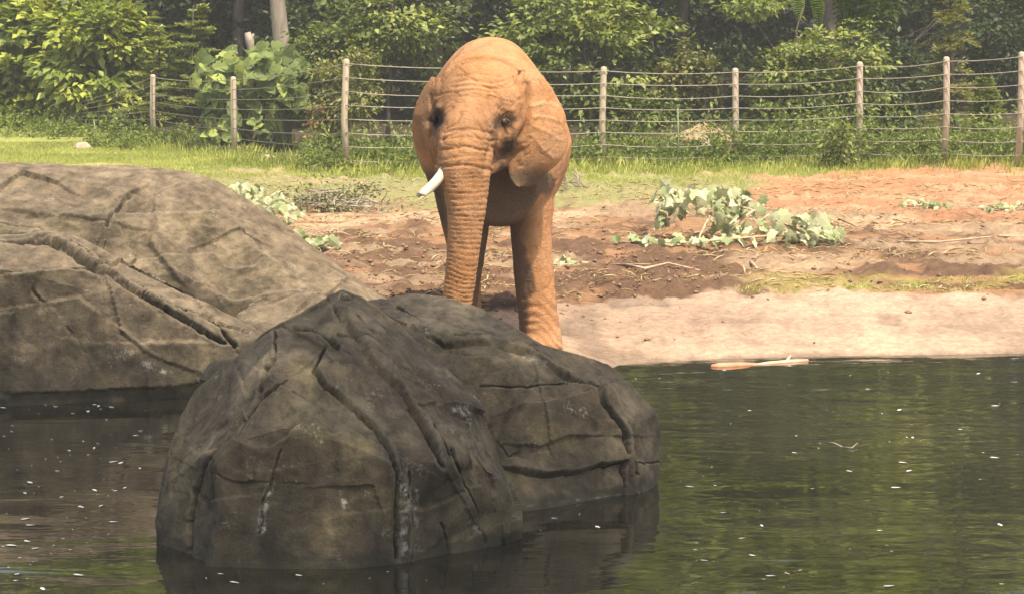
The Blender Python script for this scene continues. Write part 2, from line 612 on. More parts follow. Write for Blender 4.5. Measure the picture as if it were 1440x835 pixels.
def hull_mesh(hulls):
    bm = bmesh.new()
    for pts in hulls:
        vs = [bm.verts.new(tuple(map(float, p))) for p in pts]
        r = bmesh.ops.convex_hull(bm, input=vs)
        junk = {g for g in r['geom_interior'] + r['geom_unused'] if isinstance(g, bmesh.types.BMVert)}
        for v in junk:
            if v.is_valid:
                bm.verts.remove(v)
    bmesh.ops.recalc_face_normals(bm, faces=bm.faces)
    me = bpy.data.meshes.new('hull')
    bm.to_mesh(me)
    bm.free()
    return me


def facets(V, Nn, n, amp, seed):
    """shallow planar cuts with crisp but continuous edges"""
    rng = np.random.default_rng(seed)
    V = V.copy()
    for k in rng.choice(len(V), n, replace=False):
        nn = Nn[k] + rng.normal(size=3) * 0.13
        nn /= np.linalg.norm(nn)
        d = (V - V[k]) @ nn + amp * rng.uniform(0.25, 1.0)
        far = np.linalg.norm(V - V[k], axis=1)
        d = np.clip(d, 0, None) * (1 - sstep(0.42, 0.70, far))
        V -= nn[None, :] * np.minimum(d, amp * 1.8)[:, None]
    return V


def flakes(V, size, amp, seed):
    """thin spalled plates: every voronoi cell is a slightly tilted plate with crisp edges"""
    rng = np.random.default_rng(seed)
    area = max(1.0, (V.max(0) - V.min(0))[[0, 2]].prod() * 2.2)
    n = int(min(90, max(12, area / (size * size))))
    c = V[rng.choice(len(V), n, replace=False)]
    g = rng.normal(size=(n, 3)) * amp / size * 1.4
    h = rng.normal(size=n) * amp * 0.6
    W = V + size * 0.05 * np.c_[noise(V * 1.7 / size, seed), noise(V * 1.7 / size, seed + 1), noise(V * 1.7 / size, seed + 2)]
    best = np.full(len(V), 1e9)
    idx = np.zeros(len(V), int)
    for k in range(n):
        d = ((W - c[k]) ** 2).sum(1)
        mk = d < best
        best[mk] = d[mk]
        idx[mk] = k
    return np.clip(((V - c[idx]) * g[idx]).sum(1) + h[idx], -2.2 * amp, 2.2 * amp)


def ends(px, py, line):
    d = np.minimum(np.hypot(px - line[0][0], py - line[0][1]), np.hypot(px - line[-1][0], py - line[-1][1]))
    return sstep(2, 26, d)


def boulder(name, hulls, voxel, cracks, label, tone_fn, stains=(), facet=(30, 0.05), rnd=2, seed=1, grain=0.02, swell=0.03):
    me = remesh(hull_mesh(hulls), voxel, rnd, 0.5)
    V, Nn = vnorm(me)
    V = V + Nn * swell
    set_co(me, V)
    V = facets(V, Nn, facet[0], facet[1], seed)
    set_co(me, V)
    V, Nn = vnorm(me)
    px, py = PIX(V)
    wob = 1.6
    pxw = px + wob * noise(V * 6.0, seed + 50) + 1.2 * noise(V * 17.0, seed + 51) + 0.9 * noise(V * 41.0, seed + 54)
    pyw = py + wob * noise(V * 6.0, seed + 52) + 1.2 * noise(V * 17.0, seed + 53) + 0.9 * noise(V * 41.0, seed + 55)
    ray = V - np.array([0, 0, CAMZ])
    ray /= np.linalg.norm(ray, axis=1)[:, None]
    front = sstep(0.05, 0.40, -(Nn * ray).sum(1))
    D = np.zeros(len(V))
    for ck in cracks:
        line, w, depth = ck[0], ck[1], ck[2]
        step = ck[3] if len(ck) > 3 else 0.0
        reach = ck[4] if len(ck) > 4 else 45.0
        d, s = poly_dist(pxw, pyw, line)
        modul = 0.65 + 0.5 * noise(V * 4.0, seed + 70)
        D -= 2.0 * front * depth * modul * np.exp(-(d / (w * (0.42 + 0.10 * noise(V * 5, seed + 71)))) ** 2)
        if step:
            D += 1.05 * front * step * np.tanh(s * d / 2.0) * np.exp(-(d / (1.25 * reach))) * ends(px, py, line)
    D += flakes(V, 0.75, 0.013, seed + 7) + flakes(V, 0.3, 0.0020, seed + 8)
    D += grain * 0.55 * fbm(V * 3.0, 3, seed + 5) + 0.22 * grain * fbm(V * 16, 3, seed + 6)
    set_co(me, V + Nn * D[:, None])
    V, Nn = vnorm(me)
    px, py = PIX(V)
    pn = fbm(V * 1.5, 4, seed + 30)
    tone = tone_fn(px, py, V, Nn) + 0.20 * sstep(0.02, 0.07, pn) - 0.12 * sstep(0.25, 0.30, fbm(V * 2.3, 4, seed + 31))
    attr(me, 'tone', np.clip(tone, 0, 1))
    st = np.zeros(len(V))
    for line, w in stains:
        d, s = poly_dist(px + 5 * noise(V * 9, 3), py, line)
        st = np.maximum(st, np.exp(-(d / w) ** 2))
    attr(me, 'stain', st)
    attr(me, 'wet', np.maximum(1 - sstep(0.05, 0.12, V[:, 2] + 0.03 * noise(V * 6, 8)), 0.38 * (1 - sstep(0.28, 0.5, V[:, 2] + 0.16 * fbm(V * 2.2, 3, seed + 40)))))
    me.materials.clear()
    me.materials.append(M_rock)
    me.polygons.foreach_set('use_smooth', np.ones(len(me.polygons), bool))
    base = np.array([V[:, 0].mean(), V[:, 1].mean(), 0.0])
    set_co(me, V - base)
    o = link(name, me)
    o.location = base
    return tag(o, label, 'boulder')


def under(pts, z=-0.5):
    return [np.array([p[0], p[1], z]) for p in pts]


# the near boulder
fb = [G(p, q) for p, q in ((229, 772), (240, 782), (300, 793), (400, 797), (480, 797), (575, 792), (650, 783), (705, 768), (719, 752))]
hull_a = fb + under(fb) + [P(225, 740, 13.6), P(228, 680, 13.75), P(240, 625, 13.85), P(277, 556, 13.95), P(330, 497, 14.05), P(378, 463, 14.0),
                           P(425, 441, 14.2), P(462, 425, 14.3), P(481, 413, 14.4), P(505, 420, 14.45), P(560, 462, 14.4), P(640, 540, 14.3), P(690, 605, 14.1), P(712, 655, 13.95), P(721, 705, 13.75),
                           P(290, 640, 13.14), P(400, 618, 13.10), P(548, 640, 13.10), P(640, 640, 13.25), P(690, 690, 13.4),
                           P(395, 520, 13.5), P(460, 470, 13.85), P(540, 540, 13.55), P(600, 560, 13.62),
                           P(300, 520, 15.3), P(470, 440, 15.3), P(640, 590, 15.3)] + under([P(250, 600, 15.3), P(700, 600, 15.2), P(480, 500, 15.8)])
cr_a = [
    ([(386, 462), (384, 498), (371, 516), (368, 532), (358, 564), (326, 596), (297, 643), (279, 680), (268, 733), (266, 785)], 4.0, 0.055, 0.012),
    ([(403, 528), (380, 545), (358, 561)], 3.5, 0.04, 0.010),
    ([(416, 456), (437, 458), (458, 470), (477, 486)], 6.5, 0.10, 0.02, 25),
    ([(458, 487), (442, 514), (463, 540), (495, 569), (527, 598), (550, 632), (561, 669), (558, 733), (559, 785)], 4.5, 0.06, -0.02),
    ([(411, 545), (453, 569), (500, 606), (549, 632)], 3.0, 0.012, 0.018, 40),
    ([(263, 622), (285, 642), (326, 612), (353, 624), (379, 626), (400, 611), (429, 580)], 2.5, 0.006, 0.022, 35),
    ([(429, 580), (470, 610), (500, 606)], 2.5, 0.005, 0.014, 35),
    ([(395, 632), (382, 675), (369, 706), (366, 750)], 3.0, 0.022, 0.006),
    ([(297, 665), (330, 678), (382, 678)], 2.5, 0.010, -0.010, 30),
    ([(484, 415), (500, 421), (525, 444), (559, 491), (590, 540), (605, 560), (643, 597), (651, 616)], 5.0, 0.07, 0.03, 40),
    ([(470, 430), (500, 474), (525, 516), (563, 553), (592, 600), (622, 654)], 4.5, 0.06, -0.028, 35),
    ([(478, 470), (515, 480), (545, 505)], 3.5, 0.04, 0.01, 25),
    ([(500, 450), (540, 500), (575, 560), (600, 590), (632, 640)], 3.5, 0.045, 0.02, 22),
    ([(634, 633), (655, 683), (672, 717), (681, 760)], 4.0, 0.045, 0.015, 35),
    ([(559, 715), (600, 712), (650, 690)], 3.0, 0.012, 0.02, 35),
    ([(575, 660), (578, 790)], 3.0, 0.02, 0.012, 18),
    ([(612, 560), (660, 585), (690, 640), (700, 720)], 3.0, 0.02, -0.015, 30),
    ([(620, 735), (640, 790)], 3.0, 0.03),
    ([(330, 500), (350, 560), (300, 610)], 2.5, 0.01, 0.015, 35),
]
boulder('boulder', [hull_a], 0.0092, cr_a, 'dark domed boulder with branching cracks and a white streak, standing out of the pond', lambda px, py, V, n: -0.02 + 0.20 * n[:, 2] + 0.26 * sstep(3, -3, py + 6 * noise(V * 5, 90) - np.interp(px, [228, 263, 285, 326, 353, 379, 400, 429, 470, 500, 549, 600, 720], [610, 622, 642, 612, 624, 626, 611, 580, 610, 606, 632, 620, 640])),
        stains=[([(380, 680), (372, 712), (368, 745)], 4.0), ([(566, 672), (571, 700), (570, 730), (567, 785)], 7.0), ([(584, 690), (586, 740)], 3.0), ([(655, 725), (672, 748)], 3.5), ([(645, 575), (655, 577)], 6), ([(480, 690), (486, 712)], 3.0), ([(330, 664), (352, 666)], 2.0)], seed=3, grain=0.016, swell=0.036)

# the whaleback boulder behind it
wb = [G(p, q) for p, q in ((640, 722), (725, 719), (830, 706), (900, 698), (930, 690), (937, 680))]
hull_b = wb + under(wb) + [P(480, 440, 16.2), P(540, 424, 16.2), P(580, 417, 16.2), P(620, 423, 16.15), P(680, 439, 16.05), P(740, 461, 15.95), P(800, 487, 15.85), P(850, 513, 15.8),
                           P(891, 549, 15.7), P(917, 581, 15.62), P(930, 620, 15.52), P(937, 655, 15.42),
                           P(700, 640, 14.75), P(800, 640, 14.95), P(890, 610, 15.15), P(640, 560, 15.3), P(740, 530, 15.2), P(830, 545, 15.3), P(580, 470, 15.6), P(690, 478, 15.55),
                           P(500, 500, 17.6), P(700, 490, 17.7), P(880, 590, 17.2)] + under([P(500, 600, 16), P(560, 500, 18), P(800, 600, 18), P(930, 640, 16.6)])
cr_b = [
    ([(560, 432), (584, 444), (609, 463), (668, 470), (735, 482), (768, 503), (810, 528), (852, 545), (877, 579), (890, 625), (896, 665)], 4.0, 0.06, 0.03, 30),
    ([(600, 475), (626, 489), (693, 484), (752, 497), (793, 528), (840, 543), (848, 570), (873, 604), (881, 637)], 4.0, 0.045, -0.025, 30),
    ([(640, 478), (710, 476), (765, 495), (815, 528)], 2.5, 0.03),
    ([(676, 542), (735, 543), (798, 535)], 3.0, 0.03, 0.014, 30),
    ([(700, 652), (718, 658), (777, 666), (814, 663), (844, 652), (880, 650), (880, 682)], 3.5, 0.05, -0.035, 40),
    ([(697, 585), (735, 564), (789, 560), (830, 548)], 2.5, 0.008, 0.022, 40),
    ([(705, 625), (760, 627), (800, 612), (848, 612)], 2.5, 0.012, -0.02, 30),
    ([(650, 500), (700, 500), (720, 512)], 2.5, 0.012, 0.012, 25),
    ([(700, 620), (715, 640), (730, 634)], 2.5, 0.02),
]
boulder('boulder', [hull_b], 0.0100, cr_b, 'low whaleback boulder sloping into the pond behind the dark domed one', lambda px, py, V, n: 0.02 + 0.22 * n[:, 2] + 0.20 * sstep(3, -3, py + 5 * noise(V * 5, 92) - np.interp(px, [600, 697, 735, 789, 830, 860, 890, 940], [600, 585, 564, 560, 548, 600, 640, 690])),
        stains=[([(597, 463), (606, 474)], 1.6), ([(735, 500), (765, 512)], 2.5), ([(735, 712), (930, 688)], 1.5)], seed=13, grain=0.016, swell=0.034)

# the long rock at the left
lb = [G(p, q) for p, q in ((-420, 585), (-120, 571), (0, 566), (120, 559), (270, 551), (380, 545), (470, 530))]
hull_c1 = lb + under(lb) + [P(-420, 345, 19.5), P(-100, 330, 19.5), P(0, 326, 19.6), P(45, 326, 19.65), P(95, 340, 19.65), P(155, 376, 19.6), P(205, 412, 19.55), P(260, 446, 19.5), P(316, 482, 19.45), P(400, 505, 19.3), P(450, 515, 19.2),
                            P(-100, 390, 18.75), P(0, 385, 18.85), P(100, 378, 19.1), P(160, 430, 19.05), P(240, 490, 19.0), P(330, 520, 19.0)] + under([P(-400, 500, 21), P(450, 500, 21)])
sil = ((-420, 190), (-150, 207), (0, 222), (60, 227), (150, 240), (225, 253), (260, 250), (300, 262), (345, 291), (390, 322), (440, 357), (490, 391), (535, 418), (556, 432))
hull_c2 = [P(p, q, 21.4 - 0.0006 * max(0, p)) for p, q in sil] + [P(-420, 345, 19.6), P(0, 338, 19.7), P(80, 344, 19.8), P(200, 415, 19.75), P(330, 490, 19.7), P(470, 470, 19.9), P(540, 450, 20.2),
                            P(0, 290, 20.1), P(120, 300, 20.15), P(230, 340, 20.1), P(330, 400, 20.2), P(250, 262, 20.9), P(420, 425, 20.2), P(100, 262, 20.7),
                            P(-300, 300, 23.8), P(150, 330, 23.4), P(400, 390, 22.6)] + under([P(-400, 400, 24), P(0, 300, 24), P(540, 450, 22), P(540, 450, 20.0), P(-400, 400, 20)])
hull_c3 = [P(333, 455, 19.5), P(352, 432, 19.7), P(400, 424, 19.8), P(455, 425, 19.7), P(478, 440, 19.6), P(360, 470, 19.3), P(440, 470, 19.3), P(400, 424, 20.4)] + under([P(335, 470, 19.3), P(478, 470, 19.3), P(410, 470, 20.4)], 0.0)
cr_c = [
    ([(48, 327), (91, 333), (120, 349), (158, 372), (201, 401), (240, 425), (278, 442), (307, 460), (331, 488)], 5.0, 0.11, 0.03, 25),
    ([(0, 330), (60, 334), (96, 350), (153, 381), (206, 417), (259, 450), (316, 484)], 4.0, 0.08, -0.03, 25),
    ([(100, 345), (158, 377), (206, 409), (262, 440)], 2.5, 0.05),
    ([(0, 384), (48, 380), (96, 372), (125, 374), (150, 390)], 3.0, 0.02, 0.04, 30),
    ([(187, 265), (163, 291), (149, 317)], 3.0, 0.05, 0.02, 25),
    ([(187, 265), (225, 268), (256, 255)], 2.5, 0.012, 0.02, 30),
    ([(120, 300), (200, 296), (263, 298), (307, 295), (330, 308), (355, 334), (383, 363), (430, 395)], 2.5, 0.015, 0.035, 35),
    ([(215, 312), (212, 340), (240, 380), (265, 410)], 2.5, 0.008, -0.03, 30),
    ([(265, 355), (300, 352), (322, 374), (350, 374), (370, 360)], 2.5, 0.008, 0.035, 30),
    ([(290, 400), (330, 420), (430, 405), (480, 396)], 2.5, 0.012, 0.03, 30),
    ([(44, 405), (50, 415), (60, 424)], 2.5, 0.03),
    ([(60, 424), (110, 415), (150, 445)], 2.5, 0.006, 0.03, 30),
    ([(95, 460), (120, 495)], 2.5, 0.02, 0.01),
    ([(195, 480), (300, 478)], 2.5, 0.006, 0.02, 25),
    ([(0, 553), (135, 548), (270, 540), (330, 538)], 2.5, 0.03, -0.03, 10),
    ([(285, 440), (320, 460), (350, 470)], 3, 0.04, 0.01),
    ([(0, 290), (60, 300), (149, 312)], 2.5, 0.012, -0.025, 30),
    ([(0, 310), (55, 318), (60, 326)], 2.5, 0.02),
]
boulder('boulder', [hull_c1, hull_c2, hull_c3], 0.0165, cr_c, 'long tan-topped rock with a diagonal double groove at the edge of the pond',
        lambda px, py, V, n: -0.08 + 0.66 * sstep(0.3, 0.92, n[:, 2]) + 0.55 * sstep(330, 500, px) * sstep(430, 395, py) + 0.22 * noise(V * 1.2, 93) + 0.2 * sstep(310, 230, py), seed=23, facet=(44, 0.065), grain=0.022, rnd=2, swell=0.06,  # painted sunlight: upward faces and the far tail get a lighter tone
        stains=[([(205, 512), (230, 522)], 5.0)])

# ------------------------------------------------------------------ elephant
E0 = np.array([-0.12, 20.5, 0.19])


def L(px, py, Y):
    return P(px, py, Y) - E0


mb = MB()
# barrel of the body, with a bony ridge along the back
secs = [(20.05, 1.66, 0.34, 0.36, -0.10), (20.3, 1.80, 0.52, 0.56, -0.10), (20.6, 1.90, 0.64, 0.72, -0.11), (21.1, 2.03, 0.75, 0.92, -0.15),
        (21.7, 2.09, 0.785, 0.98, -0.205), (22.3, 2.09, 0.80, 0.96, -0.26), (22.8, 2.02, 0.76, 0.9, -0.28), (23.2, 1.9, 0.62, 0.74, -0.30), (23.5, 1.75, 0.35, 0.48, -0.32)]
V, F = [], []
nr = 40
for (y, zc, rx, rz, xc) in secs:
    for k in range(nr):
        th = 2 * math.pi * k / nr
        s, c_ = math.sin(th), math.cos(th)
        f = 1 - 0.42 * max(0, s) ** 1.3 * abs(c_) ** 0.8 if s > 0 else 1.0
        V.append((xc + rx * c_ * f - E0[0], y - E0[1], zc + rz * s * (1.0 if s > 0 else 0.94)))
for i in range(len(secs) - 1):
    for k in range(nr):
        k2 = (k + 1) % nr
        F.append((i * nr + k, i * nr + k2, (i + 1) * nr + k2, (i + 1) * nr + k))
F.append(tuple(range(nr - 1, -1, -1)))
F.append(tuple((len(secs) - 1) * nr + k for k in range(nr)))
mb.add(V, F)
mb.tube([L(700, 100, 20.9), L(697, 80, 21.35), L(692, 74, 21.9), L(690, 78, 22.5), L(688, 95, 23.0)], [(0.12, 0.08), (0.2, 0.14), (0.23, 0.165), (0.2, 0.14), (0.1, 0.08)], 20)
# shoulder blades
mb.ball(L(632, 200, 20.75), (0.28, 0.34, 0.62))
mb.ball(L(762, 205, 20.75), (0.24, 0.34, 0.60))
# neck and head
mb.tube([L(698, 185, 20.9), L(688, 180, 20.4), L(676, 172, 19.95)], [(0.54, 0.52), (0.48, 0.46), (0.40, 0.42)], 24)
mb.tube([L(676, 93, 20.0), L(676, 97, 19.97), L(675, 106, 19.88), L(674, 122, 19.78), L(672, 145, 19.70), L(668, 166, 19.60), L(663, 186, 19.46), L(658, 204, 19.28)],
        [(0.16, 0.12), (0.25, 0.2), (0.325, 0.30), (0.385, 0.37), (0.425, 0.41), (0.41, 0.41), (0.335, 0.35), (0.28, 0.27)], 32)
mb.ball(L(678, 140, 20.05), (0.40, 0.42, 0.36))
mb.ball(L(709, 157, 19.47), (0.105, 0.13, 0.075))     # brow
mb.ball(L(622, 155, 19.50), (0.085, 0.13, 0.08))
mb.ball(L(737, 122, 20.0), (0.13, 0.16, 0.17))
mb.ball(L(716, 190, 19.68), (0.16, 0.26, 0.20))       # cheek
mb.ball(L(624, 195, 19.68), (0.14, 0.26, 0.2))
mb.tube([L(700, 205, 19.85), L(690, 226, 19.55), L(680, 238, 19.3)], [(0.22, 0.16), (0.16, 0.12), (0.08, 0.07)], 16)      # lower jaw
TR = [(664, 165, 19.42, 0.30, 0.26), (658, 190, 19.24, 0.285, 0.25), (655, 212, 19.16, 0.262, 0.235), (655, 235, 19.12, 0.238, 0.22), (655.5, 265, 19.10, 0.212, 0.20), (656, 300, 19.09, 0.178, 0.178),
      (653.5, 330, 19.09, 0.160, 0.16), (651, 360, 19.09, 0.151, 0.152), (646.5, 400, 19.10, 0.143, 0.143), (641, 440, 19.11, 0.130, 0.13), (637, 475, 19.12, 0.115, 0.115), (635, 505, 19.10, 0.10, 0.10), (636, 517, 19.06, 0.085, 0.09)]
tr_pts = [L(a, b_, c_) for a, b_, c_, _, _ in TR]
mb.tube(tr_pts, [(r1, r2) for *_, r1, r2 in TR], 28)
mb.ball(L(624, 236, 19.2), (0.085, 0.12, 0.12))       # tusk socket
# legs
gz = 0.0


def leg(pts):
    mb.tube([np.array([*(L(px, py, Y)[:2]), L(px, py, Y)[2]]) for px, py, Y, _, _ in pts], [(a, c_) for *_, a, c_ in pts], 24)


leg([(748, 225, 20.55, 0.26, 0.34), (746, 270, 20.52, 0.225, 0.28), (746, 320, 20.5, 0.200, 0.235), (750, 380, 20.5, 0.195, 0.215), (755, 430, 20.5, 0.193, 0.205), (759, 465, 20.5, 0.205, 0.22), (760, 484, 20.48, 0.225, 0.25), (760, 491, 20.48, 0.22, 0.25)])
leg([(650, 225, 20.65, 0.26, 0.34), (653, 270, 20.62, 0.235, 0.28), (657, 320, 20.6, 0.215, 0.235), (655, 360, 20.6, 0.190, 0.215), (650, 400, 20.6, 0.172, 0.2), (647, 435, 20.6, 0.168, 0.195), (645, 465, 20.6, 0.18, 0.21), (645, 482, 20.58, 0.2, 0.235), (645, 488, 20.58, 0.2, 0.235)])
leg([(745, 200, 22.75, 0.34, 0.5), (748, 290, 22.7, 0.24, 0.3), (750, 350, 22.75, 0.185, 0.2), (752, 400, 22.85, 0.17, 0.18), (752, 430, 22.8, 0.18, 0.2), (752, 441, 22.78, 0.19, 0.21)])
leg([(640, 200, 22.9, 0.34, 0.5), (648, 290, 22.8, 0.26, 0.3), (654, 350, 22.85, 0.19, 0.2), (655, 400, 22.95, 0.168, 0.18), (655, 430, 22.9, 0.175, 0.2), (655, 440, 22.88, 0.185, 0.21)])
mb.tube([L(688, 120, 23.4), L(690, 220, 23.6), L(690, 300, 23.55)], [0.06, 0.04, 0.03], 10)     # tail
mb.ball(L(708, 285, 20.75), (0.34, 0.45, 0.24))      # brisket
mb.ball(L(696, 302, 21.2), (0.10, 0.25, 0.12))


def ear(rows, yin, yout, ylow, fold, flip):
    nc = 14
    nrw = len(rows)
    ys = np.array([r[0] for r in rows], float)
    yy = np.linspace(ys[0], ys[-1], 36)
    xl = np.interp(yy, ys, [r[1] for r in rows])
    xr = np.interp(yy, ys, [r[2] for r in rows])
    Vf, Vb = [], []
    for j, y in enumerate(yy):
        v = (y - yy[0]) / (yy[-1] - yy[0])
        for i in range(nc):
            u = i / (nc - 1)
            un = (1 - u) if flip else u                # 0 at the head, 1 at the free edge
            x = xl[j] + (xr[j] - xl[j]) * u
            Yd = yin + (yout - yin) * un ** 1.2 + (ylow - yin) * v ** 2
            ang = math.atan2(v - 0.25, un + 0.15)
            Yd += fold * math.sin(ang * 9.0 + 0.6) * un * (1.15 - v * 0.5) + 0.5 * fold * math.sin(ang * 17 + 2.0) * un
            edge = min(1.0, 4.5 * min(u + 0.02, 1.02 - u)) ** 0.5 * min(1.0, 5 * min(v + 0.02, 1.02 - v)) ** 0.5
            th = 0.012 + 0.032 * edge * (1.25 - un * 0.6)
            p = L(x, y, Yd)
            Vf.append(p + np.array([0, -th, 0]))
            Vb.append(p + np.array([0, th, 0]))
    n = 36
    F = []
    for j in range(n - 1):
        for i in range(nc - 1):
            a0 = j * nc + i
            F.append((a0, a0 + nc, a0 + nc + 1, a0 + 1))
            o = n * nc
            F.append((o + a0, o + a0 + 1, o + a0 + nc + 1, o + a0 + nc))
    ring = [i for i in range(nc)] + [j * nc + nc - 1 for j in range(1, n)] + [(n - 1) * nc + i for i in range(nc - 2, -1, -1)] + [j * nc for j in range(n - 2, 0, -1)]
    o = n * nc
    for q in range(len(ring)):
        a0, a1 = ring[q], ring[(q + 1) % len(ring)]
        F.append((a0, a1, o + a1, o + a0))
    mb.add(Vf + Vb, F)


ear([(96, 728, 752), (108, 726, 766), (122, 726, 776), (142, 728, 787), (160, 730, 796), (178, 732, 799), (195, 731, 799), (210, 726, 797), (222, 720, 792), (233, 715, 783), (243, 714, 770), (252, 716, 760), (259, 721, 752), (264, 729, 744)], 19.66, 19.98, 19.60, 0.022, False)
ear([(108, 606, 634), (122, 596, 628), (142, 586, 622), (160, 580, 618), (180, 578, 616), (200, 582, 616), (216, 590, 618), (230, 600, 620), (240, 608, 620)], 19.95, 20.45, 20.15, 0.03, True)
bm = bmesh.new()
_me = make_mesh('elephant_union', mb.V, mb.F)
bm.from_mesh(_me)
bmesh.ops.recalc_face_normals(bm, faces=bm.faces)
bm.to_mesh(_me)
bm.free()
ele = remesh(_me, 0.0125, 12, 0.5)
V, Nn = vnorm(ele)
W = V + E0
px, py = PIX(W)
facing = sstep(0.1, -0.4, Nn[:, 1])
near = (W[:, 1] < 20.35)
# trunk rings, by arc length down the trunk
tp = np.array(tr_pts)
seg = np.r_[0, np.cumsum(np.linalg.norm(np.diff(tp, axis=0), axis=1))]
dense = np.linspace(0, seg[-1], 260)
cl = np.c_[[np.interp(dense, seg, tp[:, k]) for k in range(3)]].T
rr = np.interp(dense, seg, [t[3] for t in TR])
mk = np.where((W[:, 1] < 19.45) & (py > 165))[0]
s_arc = np.zeros(len(V))
w_tr = np.zeros(len(V))
for ch in np.array_split(mk, max(1, len(mk) // 4000)):
    d = np.linalg.norm(V[ch][:, None, :] - cl[None, :, :], axis=2)
    j = d.argmin(1)
    s_arc[ch] = dense[j]
    w_tr[ch] = 1 - sstep(1.12, 1.4, d[np.arange(len(ch)), j] / rr[j])
w_tr *= sstep(190, 235, py)
warp = s_arc + 0.022 * noise(V * 4.0, 61) + 0.006 * noise(V * 14.0, 62) + 0.07 * np.abs(V[:, 0] - L(655, 200, 19.1)[0]) ** 2 / 0.05 * 0.12
ringp = warp / 0.043 + 0.5 * noise(np.c_[s_arc * 9, s_arc * 0, s_arc * 0], 60)
ring = np.abs(np.sin(math.pi * ringp)) ** 0.5
groove = 1 - ring
amp_r = 0.55 + 0.9 * (noise(np.c_[np.floor(ringp), np.floor(ringp) * 0.37, ringp * 0], 63) * 0.5 + 0.5)
D = -0.0095 * w_tr * groove * amp_r
# loose skin: folds low on the legs, creases over the brow and body
lowleg = sstep(395, 450, py) * (W[:, 2] < 1.2) * (1 - w_tr) * (px > 690)
foldn = np.sin((V[:, 2] * 62 + 9 * (V[:, 0] - 0.3) ** 2 * 20 + 2.2 * noise(V * 5, 64)))
D += 0.0055 * lowleg * foldn * (0.6 + noise(V * 4, 59)) * (W[:, 1] < 21)
headm = near * (py < 235) * (py > 78) * (px > 605) * (px < 745) * (1 - w_tr)
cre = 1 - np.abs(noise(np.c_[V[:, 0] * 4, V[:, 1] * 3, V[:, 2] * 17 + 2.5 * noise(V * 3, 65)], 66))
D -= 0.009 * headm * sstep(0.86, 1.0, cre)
D += 0.005 * fbm(V * 3.5, 2, 67) + 0.002 * fbm(V * 19, 3, 68)
nw = 1 - np.abs(noise(V * 11 + 1.5 * noise(V * 3, 69)[:, None], 70))
D -= 0.004 * sstep(0.8, 1.0, nw) * (1 - w_tr)
# sockets, temple hollows, mouth line
for (cx, cy, r, dep) in ((726, 190, 12, 0.03), (708, 222, 9, 0.03), (710, 173, 13, 0.045), (611, 168, 12, 0.05), (722, 208, 11, 0.03)):
    dd = np.hypot(px - cx, py - cy)
    D -= near * (Nn[:, 1] < 0.2) * dep * np.exp(-(dd / r) ** 2)
for line, w, dep in (([(694, 190), (690, 215), (684, 240)], 4, 0.03), ([(695, 208), (705, 214), (716, 220)], 2.5, 0.02), ([(698, 150), (708, 156), (722, 160)], 3, 0.012), ([(640, 116), (660, 112), (690, 117), (708, 115)], 1.8, 0.012), ([(636, 123), (665, 120), (702, 125)], 1.8, 0.012), ([(645, 130), (668, 126), (697, 131)], 1.8, 0.010), ([(640, 108), (672, 104), (704, 109)], 1.8, 0.007), ([(622, 187), (655, 181), (690, 187)], 1.8, 0.010), ([(620, 197), (655, 192), (694, 199)], 1.6, 0.007), ([(618, 212), (655, 207), (694, 214)], 1.8, 0.012), ([(618, 236), (655, 232), (692, 240)], 1.8, 0.012), ([(742, 130), (744, 160), (738, 195)], 3, 0.012)):
    d, s = poly_dist(px + 2 * noise(V * 8, 71), py, line)
    D -= near * (Nn[:, 1] < 0.3) * dep * np.exp(-(d / w) ** 2)
# where the crown of the head and the ears stand off from the neck
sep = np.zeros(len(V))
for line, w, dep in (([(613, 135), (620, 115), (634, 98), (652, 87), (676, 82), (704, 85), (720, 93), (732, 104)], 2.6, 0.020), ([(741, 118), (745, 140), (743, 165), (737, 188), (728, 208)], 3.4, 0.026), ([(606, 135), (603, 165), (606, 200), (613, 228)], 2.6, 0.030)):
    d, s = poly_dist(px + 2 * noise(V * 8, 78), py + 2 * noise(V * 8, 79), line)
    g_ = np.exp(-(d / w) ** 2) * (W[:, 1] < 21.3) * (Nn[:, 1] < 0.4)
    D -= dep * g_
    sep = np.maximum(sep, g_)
# veins and folds of the ear
earm = near * (px > 742) * (py > 100) * (py < 266)
vein = np.zeros(len(V))
for line in ([(748, 150), (765, 146), (785, 150)], [(750, 165), (768, 165), (790, 172)], [(750, 178), (768, 185), (788, 198)], [(745, 190), (760, 205), (776, 222)], [(765, 165), (772, 185), (770, 210)]):
    d, s = poly_dist(px + 2 * noise(V * 9, 72), py, line)
    D += earm * 0.007 * np.exp(-(d / 2.6) ** 2)
    vein = np.maximum(vein, earm * np.exp(-(d / 3.6) ** 2) * (0.6 + 0.8 * noise(V * 7, 56)))
Vn = V + Nn * D[:, None]
